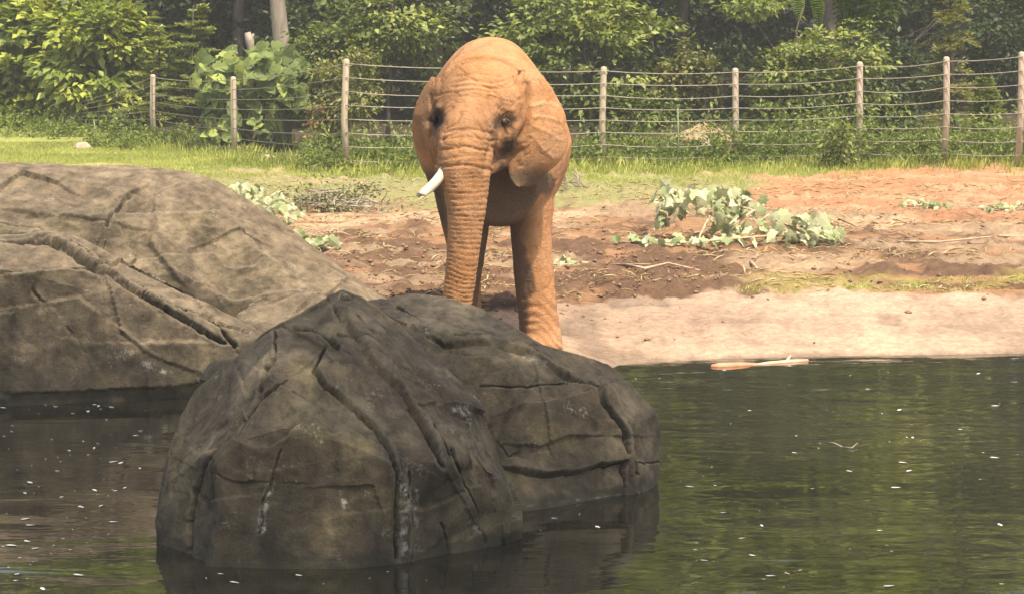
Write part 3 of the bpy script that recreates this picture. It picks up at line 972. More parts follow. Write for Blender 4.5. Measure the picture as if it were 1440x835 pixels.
# a little flatter than round underfoot
floor = np.where(W[:, 1] < 21.6, 0.0, 0.06)
Vn[:, 2] = np.maximum(Vn[:, 2], floor)
set_co(ele, Vn)
stain = np.zeros(len(V))  # gland stain round the eyes plus painted shade of sockets and cheek
for cx, cy, rx_, ry_, st in ((709, 174, 19, 13, 1.0), (726, 193, 17, 13, 0.9), (611, 168, 9, 22, 1.0), (704, 228, 11, 20, 0.95), (716, 206, 16, 20, 0.9), (731, 186, 9, 16, 0.85), (735, 182, 7, 12, 0.6), (698, 200, 4, 20, 0.5), (712, 162, 9, 5, 0.55)):
    stain = np.maximum(stain, st * np.exp(-(((px - cx) / rx_) ** 2 + ((py - cy) / ry_) ** 2)))
stain *= near
attr(ele, 'stain', np.clip(1.45 * stain * (0.85 + 0.4 * noise(V * 9, 73)) - 0.12, 0, 0.96))
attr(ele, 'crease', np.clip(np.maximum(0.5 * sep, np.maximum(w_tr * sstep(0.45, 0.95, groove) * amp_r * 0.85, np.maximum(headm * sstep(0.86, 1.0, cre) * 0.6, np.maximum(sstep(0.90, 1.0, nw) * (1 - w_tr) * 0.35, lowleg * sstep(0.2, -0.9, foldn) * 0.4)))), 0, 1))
# shade painted onto the underside and inner legs, which also carry less red mud
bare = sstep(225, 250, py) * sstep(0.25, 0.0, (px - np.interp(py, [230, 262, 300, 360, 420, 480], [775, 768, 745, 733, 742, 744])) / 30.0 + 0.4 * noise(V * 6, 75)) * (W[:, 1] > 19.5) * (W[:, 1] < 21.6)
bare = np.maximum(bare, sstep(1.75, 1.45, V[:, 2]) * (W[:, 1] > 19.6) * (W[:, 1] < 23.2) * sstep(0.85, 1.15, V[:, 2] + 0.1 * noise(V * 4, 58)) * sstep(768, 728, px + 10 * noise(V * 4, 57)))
clean_shade = np.maximum(bare, sstep(0.1, 0.8, fbm(V * 1.6, 3, 74)) * 0.4)
attr(ele, 'clean_shade', np.clip(clean_shade, 0, 1))
attr(ele, 'vein', np.clip(vein, 0, 1))
m, nt, b = mat_new('elephant_hide')
oc = objcoord(nt)
a_s = N_(nt, 'ShaderNodeAttribute', attribute_name='stain')
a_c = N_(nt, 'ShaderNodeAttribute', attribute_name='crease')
a_k = N_(nt, 'ShaderNodeAttribute', attribute_name='clean_shade')
n_b = noise_(nt, oc, 2.4, 5, 0.6, 0.4)
n_m = noise_(nt, oc, 11, 5, 0.65)
n_f = noise_(nt, oc, 55, 4, 0.7)
c = ramp(nt, n_b, [(0.28, (0.365, 0.170, 0.066)), (0.5, (0.435, 0.218, 0.100)), (0.72, (0.50, 0.275, 0.142))])
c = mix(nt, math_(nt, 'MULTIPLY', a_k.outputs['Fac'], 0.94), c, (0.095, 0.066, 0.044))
c = mix(nt, 1.0, c, ramp(nt, n_m, [(0.28, (0.84, 0.83, 0.82)), (0.5, (1, 1, 1)), (0.75, (1.10, 1.10, 1.08))]), 'MULTIPLY')
c = mix(nt, 0.7, c, ramp(nt, n_f, [(0.3, (0.78, 0.77, 0.75)), (0.7, (1.14, 1.14, 1.12))]), 'MULTIPLY')
vo = nt.nodes.new('ShaderNodeTexVoronoi')
vo.feature = 'DISTANCE_TO_EDGE'
vo.inputs['Scale'].default_value = 26
L_(nt, oc, vo.inputs['Vector'])
c = mix(nt, ramp(nt, vo.outputs['Distance'], [(0.0, (0.32,) * 3), (0.07, (0, 0, 0))]), c, (0.26, 0.125, 0.06))
a_v = N_(nt, 'ShaderNodeAttribute', attribute_name='vein')
c = mix(nt, math_(nt, 'MULTIPLY', a_v.outputs['Fac'], 0.28), c, (0.58, 0.37, 0.22))
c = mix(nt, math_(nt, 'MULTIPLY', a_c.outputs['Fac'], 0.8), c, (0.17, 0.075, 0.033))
c = mix(nt, a_s.outputs['Fac'], c, (0.045, 0.032, 0.024))
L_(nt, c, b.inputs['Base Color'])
b.inputs['Roughness'].default_value = 0.9
b.inputs['Specular IOR Level'].default_value = 0.15
bump(nt, b, math_(nt, 'ADD', math_(nt, 'MULTIPLY', n_m, 0.5), math_(nt, 'ADD', math_(nt, 'MULTIPLY', n_f, 0.35), math_(nt, 'MULTIPLY', ramp(nt, vo.outputs['Distance'], [(0.0, (0,) * 3), (0.12, (1,) * 3)]), 0.25))), 0.55, 0.016)
M_hide = m
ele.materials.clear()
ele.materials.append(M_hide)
ele.polygons.foreach_set('use_smooth', np.ones(len(ele.polygons), bool))
E = tag(empty('elephant', E0), 'adult elephant coated in orange mud with one short tusk, facing the pond', 'elephant')
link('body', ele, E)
# tusk
tk = MB()
tk.tube([L(628, 232, 19.14), L(621, 246, 19.06), L(613, 256, 19.0), L(604, 265, 18.95), L(595, 271.5, 18.91), L(588, 274.5, 18.89), L(586, 275, 18.885)], [0.048, 0.047, 0.046, 0.044, 0.040, 0.030, 0.012], 16)
m, nt, b = mat_new('ivory')
n = noise_(nt, objcoord(nt, (2, 2, 2)), 6, 4)
L_(nt, ramp(nt, n, [(0.3, (0.52, 0.40, 0.25)), (0.65, (0.74, 0.66, 0.5))]), b.inputs['Base Color'])
b.inputs['Roughness'].default_value = 0.4
M_ivory = m
tk.build('tusk', M_ivory, E)
m, nt, b = mat_new('eye_gloss')
b.inputs['Base Color'].default_value = (0.035, 0.018, 0.010, 1)
b.inputs['Roughness'].default_value = 0.12
M_eye = m
pxn, pyn = PIX(Vn + E0)
for ex, ey in ((710, 174), (612, 168)):
    cand = np.where(near & (np.hypot(pxn - ex, pyn - ey) < 3))[0]
    k = cand[np.argmin(Vn[cand, 1])]
    eb = MB()
    eb.ball(Vn[k] + np.array([0, 0.020, 0]), 0.044, 16, 10)
    eye = eb.build('eye', M_eye, E)
    lid = MB()
    c0 = Vn[k] + np.array([0, 0.0, 0])
    for sgn, rr_ in ((1, 0.016), (-1, 0.012)):
        lid.tube([c0 + np.array([0.062 * t, -0.012 * (1 - t * t) + 0.012, sgn * (0.033 * (1 - t * t)) + 0.004 - 0.008 * t * (1 if ex > 680 else -1)]) for t in np.linspace(-1, 1, 9)], [rr_ * (0.5 + 0.5 * (1 - abs(t))) for t in np.linspace(-1, 1, 9)], 8)
    lidme = make_mesh('eyelid', lid.V, lid.F, M_hide)
    for nm, val in (('stain', 0.72), ('crease', 0.1), ('clean_shade', 0.3)):
        attr(lidme, nm, np.full(len(lid.V), val))
    link('eyelid', lidme, E)
print('elephant verts', len(V))

#@@REST
# ------------------------------------------------------------------ foliage helpers
def unit(v):
    return v / (np.linalg.norm(v, axis=-1, keepdims=True) + 1e-9)


def leaf_cloud(name, C_, D_, N_v, S_, W_, var, mat, parent=None, fold=0.10):
    n = len(C_)
    side = unit(np.cross(D_, N_v))
    S_ = np.asarray(S_)[:, None]
    mid = C_ + D_ * S_ * 0.42
    lift = N_v * S_ * fold
    V = np.stack([C_, mid + side * S_ * W_ * 0.5 + lift, C_ + D_ * S_, mid - side * S_ * W_ * 0.5 + lift], 1).reshape(-1, 3)
    base = (np.arange(n) * 4)[:, None]
    F = np.concatenate([base + np.array([[0, 2, 1]]), base + np.array([[0, 3, 2]])], 0)
    me = make_mesh(name, V, F, mat, smooth=False)
    attr(me, 'var', np.repeat(np.clip(var, 0, 1), 4))
    return link(name, me, parent)


def clumps(center, radii, ncl, rng, hollow=0.45, lumpy=0.25):
    d = unit(rng.normal(size=(ncl, 3)))
    r = hollow + (1 - hollow) * rng.random(ncl) ** 0.6
    p = d * r[:, None] * np.asarray(radii)
    p *= (1 + lumpy * noise(d * 2.3 + np.asarray(center)[None, :] * 0.37, 5))[:, None]
    return np.asarray(center) + p, d


def clump_leaves(cc, dd, per, cr, leaf, rng, flat=0.55, up=0.9, droop=0.35, vspread=0.22, vbase=0.5):
    n = len(cc) * per
    idx = np.repeat(np.arange(len(cc)), per)
    crr = cr * rng.uniform(0.6, 1.35, len(cc))
    off = rng.normal(size=(n, 3)) * np.array([1, 1, flat]) * crr[idx][:, None] * 0.55
    C_ = cc[idx] + off
    out = unit(off * np.array([1, 1, 0.4]) + dd[idx] * cr * 0.6 + rng.normal(size=(n, 3)) * cr * 0.35)
    D_ = unit(out + np.array([0, 0, -droop]) + rng.normal(size=(n, 3)) * 0.25)
    N_v = np.array([0, 0, up]) + rng.normal(size=(n, 3)) * 0.45 + dd[idx] * 0.35
    N_v = unit(N_v - D_ * (N_v * D_).sum(1, keepdims=True))
    S_ = leaf * rng.uniform(0.6, 1.3, n)
    var = vbase + (rng.random(len(cc))[idx] - 0.5) * 0.8 + rng.normal(size=n) * vspread
    return C_, D_, N_v, S_, var


def limbs(mb_, base, top, r0, targets, rng, n_side=8):
    """trunk from base to top with limbs out to the clumps"""
    base, top = np.asarray(base, float), np.asarray(top, float)
    k = 7
    t = np.linspace(0, 1, k)[:, None]
    pts = base + (top - base) * t
    hgt_ = np.linalg.norm(top - base)
    pts[1:-1] += rng.normal(size=(k - 2, 3)) * hgt_ * 0.018 * np.array([1, 1, 0.2])
    rad = [r0 * (1.25 if i == 0 else 1 - 0.72 * i / (k - 1)) for i in range(k)]
    mb_.tube(pts, rad, n_side)
    for q in targets:
        f = rng.uniform(0.3, 0.97)
        a0 = pts[0] + (pts[-1] - pts[0]) * f
        j = min(k - 2, int(f * (k - 1)))
        a0 = pts[j] + (pts[j + 1] - pts[j]) * (f * (k - 1) - j)
        m1 = a0 * 0.55 + q * 0.45 + np.array([0, 0, 0.08]) * np.linalg.norm(q - a0) + rng.normal(size=3) * 0.05 * np.linalg.norm(q - a0)
        rr_ = max(0.006, r0 * (0.42 - 0.3 * f))
        mb_.tube([a0, m1, q], [rr_, rr_ * 0.6, rr_ * 0.2], 5)


def tree(name, label, cat, base, top, r0, crowns, mat, seed, group=None, nlimb=14, bark=None, trunk_name='trunk'):
    """crowns: list of dicts (center, radii, ncl, per, cr, leaf ...)"""
    rng = np.random.default_rng(seed)
    base = np.asarray(base, float)
    E_ = tag(empty(name, base), label, cat, group)
    parts = []
    allc = []
    for cr_ in crowns:
        cc, dd = clumps(np.asarray(cr_['c'], float) - base, cr_['r'], cr_['ncl'], rng, cr_.get('hollow', 0.35))
        if 'zmin' in cr_:
            k = cc[:, 2] > cr_['zmin'] - base[2]
            cc, dd = cc[k], dd[k]
        allc.append(cc)
        parts.append(clump_leaves(cc, dd, cr_['per'], cr_['cr'], cr_['leaf'], rng, cr_.get('flat', 0.5), cr_.get('up', 0.9), cr_.get('droop', 0.35), cr_.get('vs', 0.2), cr_.get('vb', 0.5)))
    arr = [np.concatenate([p[k] for p in parts]) for k in range(5)]
    o = leaf_cloud('crown', *arr[:4], crowns[0].get('w', 0.55), arr[4], mat, E_)
    o['kind'] = 'stuff'
    if r0:
        mb_ = MB()
        cc = np.concatenate(allc)
        tg = cc[rng.choice(len(cc), min(nlimb, len(cc)), replace=False)]
        limbs(mb_, np.zeros(3), np.asarray(top, float) - base, r0, tg, rng)
        mb_.build(trunk_name, bark or M_bark, E_)
    return E_


def gp(px, Y, dz=-0.05):
    """point on the ground below a pixel column at depth Y"""
    x = P(px, 417.5, Y)[0]
    # depth of a ground point along the ray differs a little; iterate once
    return np.array([x, Y, ground_z(x, Y) + dz])


def crown_px(px, py, Y, rx, ry, ryd, **kw):
    s = Y / FPX
    return dict(c=P(px, py, Y), r=(rx * s, ryd, ry * s), **kw)


# ------------------------------------------------------------------ tall trees of the wood behind
rng = np.random.default_rng(77)
tall = [(-20, 66, 17), (-15.2, 64, 17), (-11.4, 62, 18), (-7.4, 57.5, 15.5), (-2.2, 58, 17), (1.4, 56.5, 15), (4.9, 59.5, 17), (8.7, 57, 16), (12.6, 59, 17), (17.5, 58, 15.5),
        (-24, 75, 23), (-16, 74, 23), (-8, 71, 23), (-1.0, 70, 22), (6.5, 71, 23), (13.5, 69, 22), (21, 70, 22)]
tall_where = {1: 'behind the bright leafy shrubs', 2: 'between the bright shrub and the feathery conifer', 3: 'just behind the pale broken snag', 4: 'hidden behind the elephant and the layered young tree', 5: 'behind the broad young tree beside the elephant',
              6: 'inside the dark gap in the wood', 7: 'behind the spreading tree with bright leaf layers', 8: 'behind the olive drooping conifer'}
for k, (x, y, h) in enumerate(tall):
    z = ground_z(x, y)
    back = k >= 10
    c1 = dict(c=(x, y + 0.5, h * 0.62 + z), r=(2.5 if not back else 4.6, 2.6, h * 0.36), ncl=130, per=46, cr=1.05, leaf=0.52, flat=0.35, vb=0.95, hollow=0.35)
    tree('forest_tree', 'tall dark-trunked broadleaf tree ' + tall_where.get(k, 'deep in the wood with its crown out of sight'), 'tree', (x, y, z - 0.1), (x + rng.normal() * 0.4, y, h * 0.85 + z), 0.17 + 0.1 * rng.random(), [c1],
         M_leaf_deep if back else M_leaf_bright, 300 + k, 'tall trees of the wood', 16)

# dense shaded undergrowth deep in the wood: one mass
rng = np.random.default_rng(5)
n = 1500
cc = np.c_[rng.uniform(-26, 26, n), rng.uniform(57, 74, n), np.zeros(n)]
cc[:, 2] = 0.4 + rng.random(n) ** 1.3 * 6.5 + (cc[:, 1] - 52) * 0.05
dd = unit(rng.normal(size=(n, 3)) + np.array([0, -0.6, 0.3]))
la = clump_leaves(cc, dd, 44, 0.75, 0.26, rng, 0.5)
n = 1300
cc = np.c_[rng.uniform(-34, 34, n), rng.uniform(77, 84, n), 1.2 + 13 * rng.random(n)]
lb_ = clump_leaves(cc, unit(rng.normal(size=(n, 3)) + np.array([0, -0.6, 0.3])), 42, 1.25, 0.6, rng, 0.6)
la = [np.concatenate([p, q]) for p, q in zip(la, lb_)]
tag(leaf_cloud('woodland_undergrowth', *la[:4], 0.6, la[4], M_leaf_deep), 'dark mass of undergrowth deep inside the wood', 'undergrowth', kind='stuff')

# ------------------------------------------------------------------ shrubs and small trees along the fence line
def shrub(label, cat, name, px, Y, crowns, mat, seed, r0=0.05, toppy=None, nlimb=18):
    b0 = gp(px, Y)
    t = P(px, toppy if toppy is not None else 120, Y)
    return tree(name, label, cat, b0, t, r0, crowns, mat, seed, None, nlimb)


shrub('bright yellow-green leafy shrub in front of the far left corner of the wire fence', 'shrub', 'leafy_shrub', 60, 58.0,
      [crown_px(45, 95, 58, 75, 105, 1.2, ncl=84, per=60, cr=0.50, leaf=0.352, flat=0.4, hollow=0.5, vb=0.67), crown_px(35, 180, 57.5, 60, 40, 1.0, ncl=31, per=55, cr=0.4, leaf=0.330, flat=0.5, vb=0.62)], M_leaf_bright, 1, 0.06, 60)
shrub('tall bright leafy shrub between the corner post and the feathery conifer', 'shrub', 'leafy_shrub', 140, 56.5,
      [crown_px(140, 85, 56.5, 70, 95, 1.2, ncl=97, per=60, cr=0.45, leaf=0.308, flat=0.42, hollow=0.5, vb=0.72), crown_px(115, 195, 55.6, 60, 28, 0.6, ncl=31, per=50, cr=0.32, leaf=0.187, flat=0.5, vb=0.72)], M_leaf_bright, 2, 0.06, 40)
shrub('dark green trailing vine hanging from a tree above the big-leaved plant', 'vine', 'trailing_vine', 470, 49,
      [crown_px(480, 90, 49.5, 60, 60, 0.8, ncl=64, per=46, cr=0.34, leaf=0.144, flat=0.6, vb=0.45), crown_px(420, 110, 50, 40, 60, 0.7, ncl=36, per=40, cr=0.34, leaf=0.144, flat=0.6, vb=0.35)], M_leaf_mid, 3, 0.04, 60)
shrub('olive small-leaved vine smothering the fence between two posts', 'vine', 'small_leaved_vine', 470, 46.5,
      [crown_px(468, 145, 46.5, 34, 62, 0.45, ncl=67, per=50, cr=0.22, leaf=0.098, flat=0.8, vb=0.65), crown_px(505, 130, 45.6, 30, 62, 0.3, ncl=30, per=46, cr=0.2, leaf=0.109, flat=0.7, vb=0.75)], M_leaf_olive, 4, 0.03, 100)
rng = np.random.default_rng(88)
_v = bpy.data.objects['small_leaved_vine']
dc = np.array([P(x, y, 46.0) for x, y in ((440, 150), (447, 160), (452, 168), (443, 172), (455, 176), (438, 186), (449, 150))]) - np.array(_v.location)
la = clump_leaves(dc, unit(rng.normal(size=dc.shape)), 7, 0.16, 0.14, rng, 0.8)
dl = leaf_cloud('dead_leaves', *la[:4], 0.5, la[4], M_deadleaf, _v)
dl['kind'] = 'stuff'
dl['label'] = 'rusty dead leaves caught in the vine'
shrub('young broadleaf tree with layered sprays of leaves over the wire left of the elephant', 'tree', 'young_tree', 545, 50,
      [crown_px(540, 35, 50, 80, 55, 1.0, ncl=47, per=52, cr=0.45, leaf=0.184, flat=0.25, vb=0.52), crown_px(610, 60, 50.5, 50, 60, 0.8, ncl=20, per=42, cr=0.4, leaf=0.173, flat=0.3, vb=0.37)], M_leaf_mid, 5, 0.06, -20)
shrub('broad young tree with spreading leaf layers between the elephant and the dark gap', 'tree', 'young_tree', 830, 48,
      [crown_px(830, 80, 48, 105, 105, 1.3, ncl=84, per=56, cr=0.46, leaf=0.173, flat=0.28, hollow=0.4, vb=0.55), crown_px(880, 160, 47.2, 80, 40, 0.6, ncl=30, per=48, cr=0.36, leaf=0.150, flat=0.35, vb=0.55), crown_px(760, 40, 48.5, 60, 50, 0.9, ncl=26, per=48, cr=0.4, leaf=0.173, flat=0.3, vb=0.45)], M_leaf_mid, 6, 0.07, 0)
shrub('thin leafy vine hanging in strands across the dark gap in the wood', 'vine', 'hanging_vine', 985, 47.5,
      [crown_px(975, 95, 47.5, 12, 45, 0.25, ncl=22, per=36, cr=0.18, leaf=0.138, flat=0.9, vb=0.75), crown_px(998, 125, 47.3, 9, 45, 0.25, ncl=18, per=34, cr=0.15, leaf=0.138, flat=0.9, vb=0.75), crown_px(945, 100, 47.6, 22, 35, 0.3, ncl=18, per=36, cr=0.2, leaf=0.150, flat=0.6, vb=0.70)], M_leaf_olive, 7, 0.02, 70)
shrub('spreading young tree with bright leaf layers behind the wire right of the dark gap', 'tree', 'young_tree', 1130, 47.5,
      [crown_px(1115, 115, 47.5, 70, 62, 1.0, ncl=56, per=54, cr=0.40, leaf=0.161, flat=0.28, vb=0.64), crown_px(1190, 90, 47.8, 55, 62, 0.8, ncl=43, per=50, cr=0.36, leaf=0.150, flat=0.35, vb=0.68), crown_px(1070, 10, 47, 55, 14, 0.7, ncl=14, per=50, cr=0.34, leaf=0.161, flat=0.3, vb=0.75), crown_px(1095, 175, 47.2, 60, 25, 0.5, ncl=17, per=46, cr=0.3, leaf=0.138, flat=0.4, vb=0.52)], M_leaf_mid, 8, 0.06, 10)
shrub('low dark leafy bush growing through the foot of the wire fence', 'bush', 'low_bush', 1180, 42.3,
      [crown_px(1181, 202, 42.3, 22, 22, 0.4, ncl=24, per=30, cr=0.22, leaf=0.120, flat=0.6, vb=0.55)], M_leaf_mid, 9, 0.02, 195, 8)
shrub('deep green leafy thicket behind the spreading tree at the edge of the wood', 'bush', 'thicket_bush', 1240, 50,
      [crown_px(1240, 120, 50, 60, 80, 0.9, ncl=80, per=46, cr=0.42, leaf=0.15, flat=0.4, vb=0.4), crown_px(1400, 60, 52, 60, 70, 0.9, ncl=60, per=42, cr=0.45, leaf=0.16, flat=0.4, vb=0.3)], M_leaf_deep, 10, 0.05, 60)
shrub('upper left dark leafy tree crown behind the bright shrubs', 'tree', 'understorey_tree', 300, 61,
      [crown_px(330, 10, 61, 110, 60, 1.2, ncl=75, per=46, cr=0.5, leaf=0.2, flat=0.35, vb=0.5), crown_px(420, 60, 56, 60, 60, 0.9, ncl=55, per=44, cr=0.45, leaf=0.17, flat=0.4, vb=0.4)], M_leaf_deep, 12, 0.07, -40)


def conifer(label, px, Y, toppy, width_px, seed, mat, droop=0.25, leafs=0.10):
    rng = np.random.default_rng(seed)
    b0 = gp(px, Y)
    top = P(px, toppy, Y) - b0
    H = top[2]
    E_ = tag(empty('conifer_tree', b0), label, 'conifer')
    tr = MB()
    tr.tube([(0, 0, 0), top * 0.5, top], [0.07, 0.045, 0.012], 7)
    Cs, Ds, Ns, Ss = [], [], [], []
    for k in range(72):
        f = rng.random() ** 0.8
        z = H * (0.12 + 0.88 * f)
        a = rng.uniform(0, 2 * math.pi)
        Lb = width_px * Y / FPX * (1.12 - 0.85 * f) * rng.uniform(0.65, 1.15)
        dirv = np.array([math.cos(a), math.sin(a), 0.35])
        dirv /= np.linalg.norm(dirv)
        side = np.array([-math.sin(a), math.cos(a), 0])
        p0 = top * (z / H)
        pts = [p0 + dirv * Lb * t + np.array([0, 0, -droop * Lb * t * t]) for t in (0, 0.35, 0.7, 1.0)]
        tr.tube(pts, [0.014, 0.010, 0.007, 0.003], 4)
        nt_ = 15
        for j in range(nt_):
            t = 0.18 + 0.82 * j / (nt_ - 1)
            pc = p0 + dirv * Lb * t + np.array([0, 0, -droop * Lb * t * t])
            sl = 0.42 * Lb * (1.05 - t) + 0.05
            for s_ in (-1, 1):
                d0 = unit(side * s_ + dirv * 0.75 + np.array([0, 0, -0.15]) + rng.normal(size=3) * 0.12)
                for q in range(4):
                    c0 = pc + d0 * sl * q / 4
                    Cs.append(c0)
                    Ds.append(unit(d0 + rng.normal(size=3) * 0.28))
                    Ns.append(unit(np.array([0, 0, 1.0]) + rng.normal(size=3) * 0.35))
                    Ss.append(max(leafs, sl / 3.2) * rng.uniform(0.7, 1.2))
    n = len(Cs)
    o = leaf_cloud('crown', np.array(Cs), np.array(Ds), np.array(Ns), np.array(Ss), 0.38, rng.normal(size=n) * 0.2 + 0.8, mat, E_)
    o['kind'] = 'stuff'
    tr.build('trunk', M_bark, E_)


conifer('feathery yellow-green conifer rising behind the leftmost fence posts', 272, 53.5, 8, 62, 21, M_leaf_conifer)
conifer('low bushy conifer leaning against the bright shrubs', 225, 53.8, 38, 60, 22, M_leaf_conifer)
conifer('olive conifer with soft drooping sprays near the right end of the fence', 1335, 47, -60, 62, 23, M_leaf_olive, 0.5)
conifer('small feathery conifer under the olive one beside the fence', 1385, 45.5, 112, 34, 24, M_weed, 0.2)

# pale trunk and dead snag behind the big-leaved plant
t = MB()
pt = gp(400, 51)
t.tube([np.zeros(3), P(398, 120, 51) - pt, P(396, 60, 51) - pt, P(390, 0, 51) - pt, P(386, -120, 51) - pt, np.array([-6.0, 53.5, 11.0]) - pt], [0.24, 0.22, 0.20, 0.185, 0.17, 0.12], 14)
E_ = tag(empty('pale_trunked_tree', pt), 'tree with a bare pale grey trunk above the big-leaved plant', 'tree')
t.build('trunk', M_palebark, E_)
cc, dd = clumps(np.array([-6.0, 55.5, 12.5]) - pt, (3.2, 2.4, 2.8), 90, rng)
la = clump_leaves(cc, dd, 40, 0.9, 0.3, rng, 0.4)
leaf_cloud('crown', *la[:4], 0.55, la[4], M_leaf_mid, E_)['kind'] = 'stuff'
t = MB()
pt = gp(350, 49.5)
t.tube([np.zeros(3), P(352, 110, 49.5) - pt, P(353, 72, 49.5) - pt, P(351, 58, 49.5) - pt, P(348, 46, 49.5) - pt], [0.10, 0.085, 0.075, 0.11, 0.07], 10)
t.tube([P(350, 60, 49.5) - pt, P(357, 48, 49.5) - pt], [0.06, 0.03], 7)
tag(t.build('dead_snag', M_palebark), 'short pale broken snag poking out above the big-leaved plant', 'dead tree').location = pt


# ------------------------------------------------------------------ leaves that are objects of their own
def lobed_leaf(name, mat, lobes, fold=0.18, curl=0.12):
    """a broad leaf 1 unit long: midrib along +Y, blade in XY"""
    out = [(0.0, 0.0)]
    out += lobes
    V = [(0, 0, 0), (0, 0.35, -0.02), (0, 0.7, -0.05 - curl * 0.3), (0, 1.0, -curl)]
    rv, lv = [], []
    for (x, y) in lobes:
        z = fold * x - curl * y * y
        rv.append(len(V)); V.append((x, y, z))
    for (x, y) in lobes:
        z = fold * x - curl * y * y
        lv.append(len(V)); V.append((-x * 0.94, y * 1.02, z * 1.1))
    F = []
    for side, rev in ((rv, False), (lv, True)):
        ring = [0] + side + [3]
        spine = lambda y: 1 if y < 0.52 else 2
        for a_, b_ in zip(ring[:-1], ring[1:]):
            ya = (V[a_][1] + V[b_][1]) / 2
            sp = spine(ya)
            f = (sp, a_, b_) if a_ != sp and b_ != sp else None
            if f: F.append(f if not rev else f[::-1])
        mid = side[len(side) // 2]
        F.append((1, mid, 2) if not rev else (2, mid, 1))
    return make_mesh(name, V, F, mat, smooth=False)


heart = [(0.16, -0.10), (0.36, 0.02), (0.47, 0.25), (0.42, 0.48), (0.26, 0.74)]
maple = [(0.20, -0.06), (0.40, 0.10), (0.30, 0.27), (0.52, 0.50), (0.24, 0.56), (0.18, 0.78)]
ME_heart = [lobed_leaf('leaf', M_bigleaf, heart, f, c_) for f, c_ in ((0.2, 0.15), (0.1, 0.3), (-0.1, 0.2))]
ME_maple = [lobed_leaf('leaf', M_cutleaf, maple, f, c_) for f, c_ in ((0.25, 0.2), (0.0, 0.35), (-0.25, 0.15))]
from mathutils import Matrix


def place_leaf(me, parent, pos, d, nrm, size):
    d = unit(np.asarray(d, float))
    nrm = unit(nrm - d * np.dot(nrm, d))
    s = np.cross(d, nrm)
    o = link('leaf', me, parent)
    M = Matrix(((s[0], d[0], nrm[0], pos[0]), (s[1], d[1], nrm[1], pos[1]), (s[2], d[2], nrm[2], pos[2]), (0, 0, 0, 1)))
    o.matrix_basis = M @ Matrix.Scale(size, 4)
    return o


# big-leaved plant climbing at the fence
rng = np.random.default_rng(31)
b0 = gp(370, 48.6)
E_ = tag(empty('big_leaved_plant', b0), 'mound of big heart-shaped leaves climbing behind a short fence post', 'plant')
st = MB()
spots = []
for (cx, cy, rx, ry, nn) in ((350, 105, 62, 42, 90), (305, 110, 28, 38, 34), (400, 110, 38, 45, 44), (340, 165, 55, 32, 50), (310, 185, 24, 24, 18), (375, 75, 26, 18, 16)):
    for k in range(nn):
        a, r_ = rng.uniform(0, 6.28), math.sqrt(rng.random())
        spots.append((cx + rx * r_ * math.cos(a), cy + ry * r_ * math.sin(a), 47.9 + 1.2 * rng.random() ** 1.5 + 0.25 * r_))
for (x, y, Yd) in spots:
    p = P(x, y, Yd) - b0
    d = np.array([rng.normal() * 0.8, -0.45 + rng.normal() * 0.35, -0.6 + rng.normal() * 0.45])
    nr = np.array([rng.normal() * 0.6, -0.6 + rng.normal() * 0.4, 0.8 + rng.normal() * 0.35])
    place_leaf(ME_heart[rng.integers(3)], E_, p, d, nr, rng.uniform(0.20, 0.46))
for k in range(16):
    x, y, Yd = spots[rng.integers(len(spots))]
    q = P(x, y, Yd) - b0
    st.tube([rng.normal(size=3) * np.array([0.5, 0.2, 0]), q * 0.55 + np.array([0, 0.15, 0.2]), q], [0.022, 0.016, 0.008], 5)
st.build('stem', M_greenstem, E_)

# ------------------------------------------------------------------ wire fence
posts = [(-60, 175, 62.5, 0.075), (103, 146, 55.5, 0.066), (215, 105, 51.5, 0.066), (328, 108, 46.8, 0.066), (487, 83, 42.2, 0.068), (668, 90, 43.0, 0.068), (849, 94, 43.6, 0.068), (1034, 96, 43.8, 0.068), (1209, 87, 43.0, 0.068), (1331, 80, 42.3, 0.068), (1437, 73, 41.6, 0.068), (1560, 66, 41, 0.068)]
F0 = gp(849, 43.6)
E_ = tag(empty('wire_fence', F0), 'fence of round wooden posts strung with horizontal wires along the edge of the wood', 'fence')
tops = []
rng = np.random.default_rng(8)
for (px, py, Yd, r_) in posts:
    t = P(px, py, Yd)
    g = np.array([t[0], Yd, ground_z(t[0], Yd) - 0.15])
    lean = rng.normal() * 0.05
    pm = MB()
    H = t[2] - g[2]
    pm.tube([g - F0, g - F0 + np.array([lean * 0.5, 0, H * 0.5]), t - F0 - np.array([0, 0, 0.05]), t - F0 - np.array([0, 0, 0.012]), t - F0], [r_ * 1.05, r_, r_ * 0.97, r_ * 0.78, r_ * 0.3], 14)
    pm.build('post', M_post, E_)
    tops.append((t, g[2] + 0.15, r_))
NW = 8
for w in range(NW):
    wm = MB()
    pts = []
    for i, (t, gz_, r_) in enumerate(tops):
        f = (w + 0.35) / (NW - 0.1)
        z = t[2] - (t[2] - gz_ - 0.1) * f
        here = np.array([t[0], t[1] - r_ - 0.012, z])
        if pts:
            prev = pts[-1]
            sag = rng.uniform(0.02, 0.07)
            for u in (0.2, 0.4, 0.6, 0.8):
                q = prev + (here - prev) * u
                q = q - np.array([0, 0, sag * 4 * u * (1 - u)])
                pts.append(q)
        pts.append(here)
    wm.tube([p - F0 for p in pts], 0.0092, 5)
    wm.build('wire', M_wire, E_)

# two thin stakes
for (px, py0, Yd, lab) in ((132, 168, 50.5, 'thin green metal stake standing in the grass near the bright shrub'), (953, 152, 43.2, 'thin green stake standing by the wire before the dark gap')):
    t = P(px, py0, Yd)
    g = np.array([t[0], Yd, ground_z(t[0], Yd)])
    s = MB()
    s.tube([(0, 0, -0.1), (0.02, 0, (t - g)[2] * 0.5), (0.0, 0, (t - g)[2])], [0.02, 0.019, 0.017], 6)
    tag(s.build('stake', M_stake), lab, 'stake').location = g


